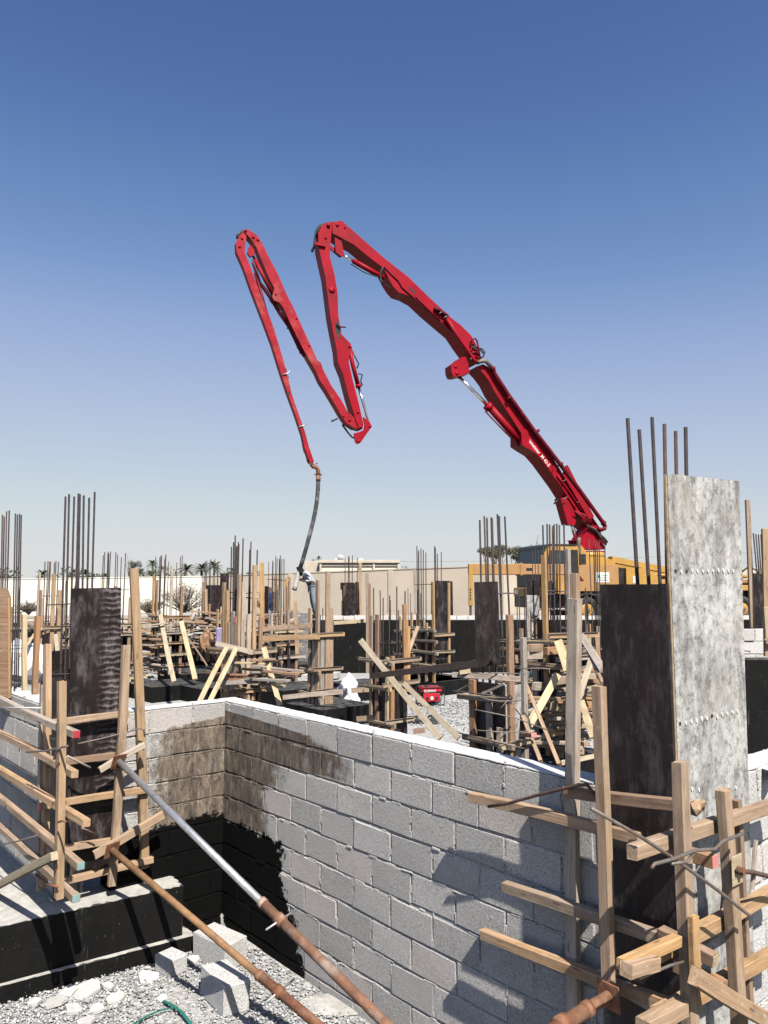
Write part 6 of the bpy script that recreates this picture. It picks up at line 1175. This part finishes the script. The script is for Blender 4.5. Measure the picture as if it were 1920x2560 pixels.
def bush(label, px, ytop, ybot, wpx, Y, seed):
    rr = random.Random(seed); k = Y/FPX; base = atY('S', px, ybot, Y); T_ = thing('dry_bush', label, 'bush', base); h = (ybot - ytop)*k; rx = wpx*k/2; gs = []; tips = []
    for i in range(60):
        a = rr.uniform(0, 6.28); f = math.sqrt(rr.random()); tip = V((math.cos(a)*rx*f, math.sin(a)*rx*f, h*(.95 - .45*f*f)*rr.uniform(.6, 1.05))); mid = tip*.5 + V((0, 0, h*.06)); gs.append(tubegeo([V(), mid*.5 + V((rr.uniform(-.05, .05), 0, .05)), mid, tip], [.03, .022, .016, .006], 4, False))
        for j in range(7):
            s = mid.lerp(tip, rr.random()); e = s + V((rr.uniform(-1, 1), rr.uniform(-1, 1), rr.uniform(-.2, 1)))*.28*rx; gs.append(tubegeo([s, e], [.009, .003], 3, False)); tips += [s.lerp(e, rr.random()) for _ in range(3)]
    mk('stem', *merge(*gs), 'twig', T_, Matrix.Translation(base)); pts_ = [base + t for t in tips]
    leaves(len(pts_), iter_(pts_), .022, 'leaf_dry', 'crown', T_)
def iter_(pts):
    it = iter(pts)
    return lambda: tuple(next(it))
bush('larger dry bush before the cream wall between the bars', 462, 1452, 1535, 160, 44, 2); bush('spreading low dry bush before the cream wall', 372, 1493, 1538, 85, 45, 5); bush('dry bush before the cream wall at far left', 72, 1498, 1537, 62, 45, 9); bush('dry shrub half hidden behind the narrow black board', 660, 1475, 1535, 55, 46, 12)
def palm(label, px, py, rpx, Y, seed, n=46):
    rr = random.Random(seed); c = atY('S', px, py, Y); R_ = 1.15*rpx*Y/FPX; T_ = thing('palm_tree', label, 'palm', (c.x, c.y, 1.2)); tube('trunk', [V((c.x, c.y, 1.2)), V((c.x + .2, c.y, c.z*.5)), c], [.32, .27, .25], 'palm_bark', T_, 8); vs_ = []; fs_ = []
    for i in range(n):
        a = rr.uniform(0, 6.28); el = rr.uniform(-.35, 1.35); ln = R_*rr.uniform(.85, 1.15); h = V((math.cos(a), math.sin(a), 0)); pts = []
        for k in range(7): f = k/6; pts.append(h*(ln*f*math.cos(el*(1 - .2*f))) + UP*(ln*(f*math.sin(el) - .55*f*f*(.6 + .4*math.cos(el)))))
        s = h.cross(UP)
        for k in range(6):
            for j in range(3):
                p = pts[k].lerp(pts[k + 1], j/3); d = (pts[k + 1] - pts[k]).normalized(); ll = R_*.20*(1 - abs(k/6 - .35))
                for sg in (-1, 1):
                    b = len(vs_); tip = p + (s*sg*.75 + d*.7 - UP*.25).normalized()*ll; vs_ += [p - d*R_*.02, p + d*R_*.045, tip]; fs_.append([b, b + 1, b + 2])
        b = len(vs_); vs_ += [p + s*R_*.01 for p in pts] + [p - s*R_*.01 for p in pts]; fs_ += [[b + k, b + k + 1, b + 8 + k, b + 7 + k] for k in range(6)]
    mk('crown', vs_, fs_, 'leaf_palm', T_, Matrix.Translation(c))
for lb, x, y, r_, Y, s in [('tall slim date palm left of the dry bush bars', 382, 1411, 17, 260, 1), ('broad palm just right of the stacked-batten bars', 466, 1425, 24, 200, 2), ('broad palm left of the fine bars above the black form', 505, 1424, 25, 210, 3), ('palm behind the fine bars above the black form', 535, 1418, 24, 190, 4),
                           ('palm behind the small bundle of bars at far left', 105, 1438, 20, 210, 5), ('palm behind the tall bars left of the scraped panel top', 185, 1432, 15, 230, 6), ('palm between the tall bars above the scraped panel', 215, 1433, 16, 230, 7), ('low palm right of the tall bars above the scraped panel', 262, 1440, 13, 220, 8), ('low palm at the left edge behind the bars', 10, 1440, 15, 230, 9), ('tiny palm on the skyline above the flat-roofed house', 797, 1394, 7, 300, 10), ('second low palm behind the slim palm', 350, 1432, 17, 240, 11)]: palm(lb, x, y, r_, Y, s)
def roundtree(label, px, ytop, ybot, wpx, Y, n, seed, base=1.2):
    rr = random.Random(seed); k = Y/FPX; c = atY('S', px, (ytop + ybot)/2, Y); rx = wpx*k/2; rz = (ybot - ytop)*k/2; T_ = thing('leafy_tree', label, 'tree', (c.x, c.y, base)); cl = [(c + V((rr.uniform(-.7, .7)*rx, rr.uniform(-.6, .6)*rx, rr.uniform(-.75, .75)*rz)), rr.uniform(.25, .45)*rx, rr.uniform(.2, .35)*rz) for _ in range(14)]
    def pt():
        q = cl[rng.integers(len(cl))]; d = rng.normal(0, 1, 3); d /= np.linalg.norm(d); d *= rng.random()**.45; return (q[0].x + d[0]*q[1], q[0].y + d[1]*q[1], q[0].z + d[2]*q[2])
    branchy(V((c.x, c.y, base)), [(q[0], .12) for q in cl[:7]], .2, 'bark', T_, 'trunk', seed); leaves(n, pt, .05*rx, 'leaf_far', 'crown', T_)
roundtree('bushy tree behind the tall orange stud at left', 340, 1398, 1450, 46, 130, 1500, 1); roundtree('sparse spiky tree top above the orange stud', 322, 1370, 1440, 22, 130, 260, 2); roundtree('low bushy tree beside the slim palm', 372, 1425, 1450, 50, 150, 900, 6)
roundtree('dark hedge tree on the skyline left of the tall planks', 575, 1430, 1446, 28, 160, 500, 3); roundtree('small dark tree on the skyline over the flat-roofed house', 785, 1396, 1404, 16, 300, 250, 4, 1.2); roundtree('small dark tree beside the house at its right', 1012, 1414, 1426, 22, 160, 300, 5)
veg = thing('x', 'x', 'x', (0, 0, 0)); bpy.data.objects.remove(veg)
def strip():
    def pt():
        x = rng.uniform(-120, 60); h = 1.2 + max(0, 3.2 + 1.6*math.sin(x*.35) + 1.1*math.sin(x*.9 + 1))*rng.random()**.7; return (x, 170 + rng.uniform(-5, 5), 1.0 + h)
    o = leaves(9000, pt, .32, 'leaf_far', 'far_shrubs', None); tag(o, 'line of far shrubs along the skyline behind the boundary wall', 'shrubs', kind='stuff')
strip()
# thin utility lines far behind
for i, (y0, y1) in enumerate(((1392, 1372), (1415, 1398))):
    A = atY('S', 980, y0 + 12, 150); B_ = atY('S', 2100, y1 - 4, 150); tag(tube('power_line', [A.lerp(B_, f) - UP*(3*f*(1 - f)) for f in np.linspace(0, 1, 9)], .022, 'tie_iron', None, 4), ('upper' if i == 0 else 'lower') + ' thin power line crossing the pale sky behind the truck', 'cable', 'power lines')
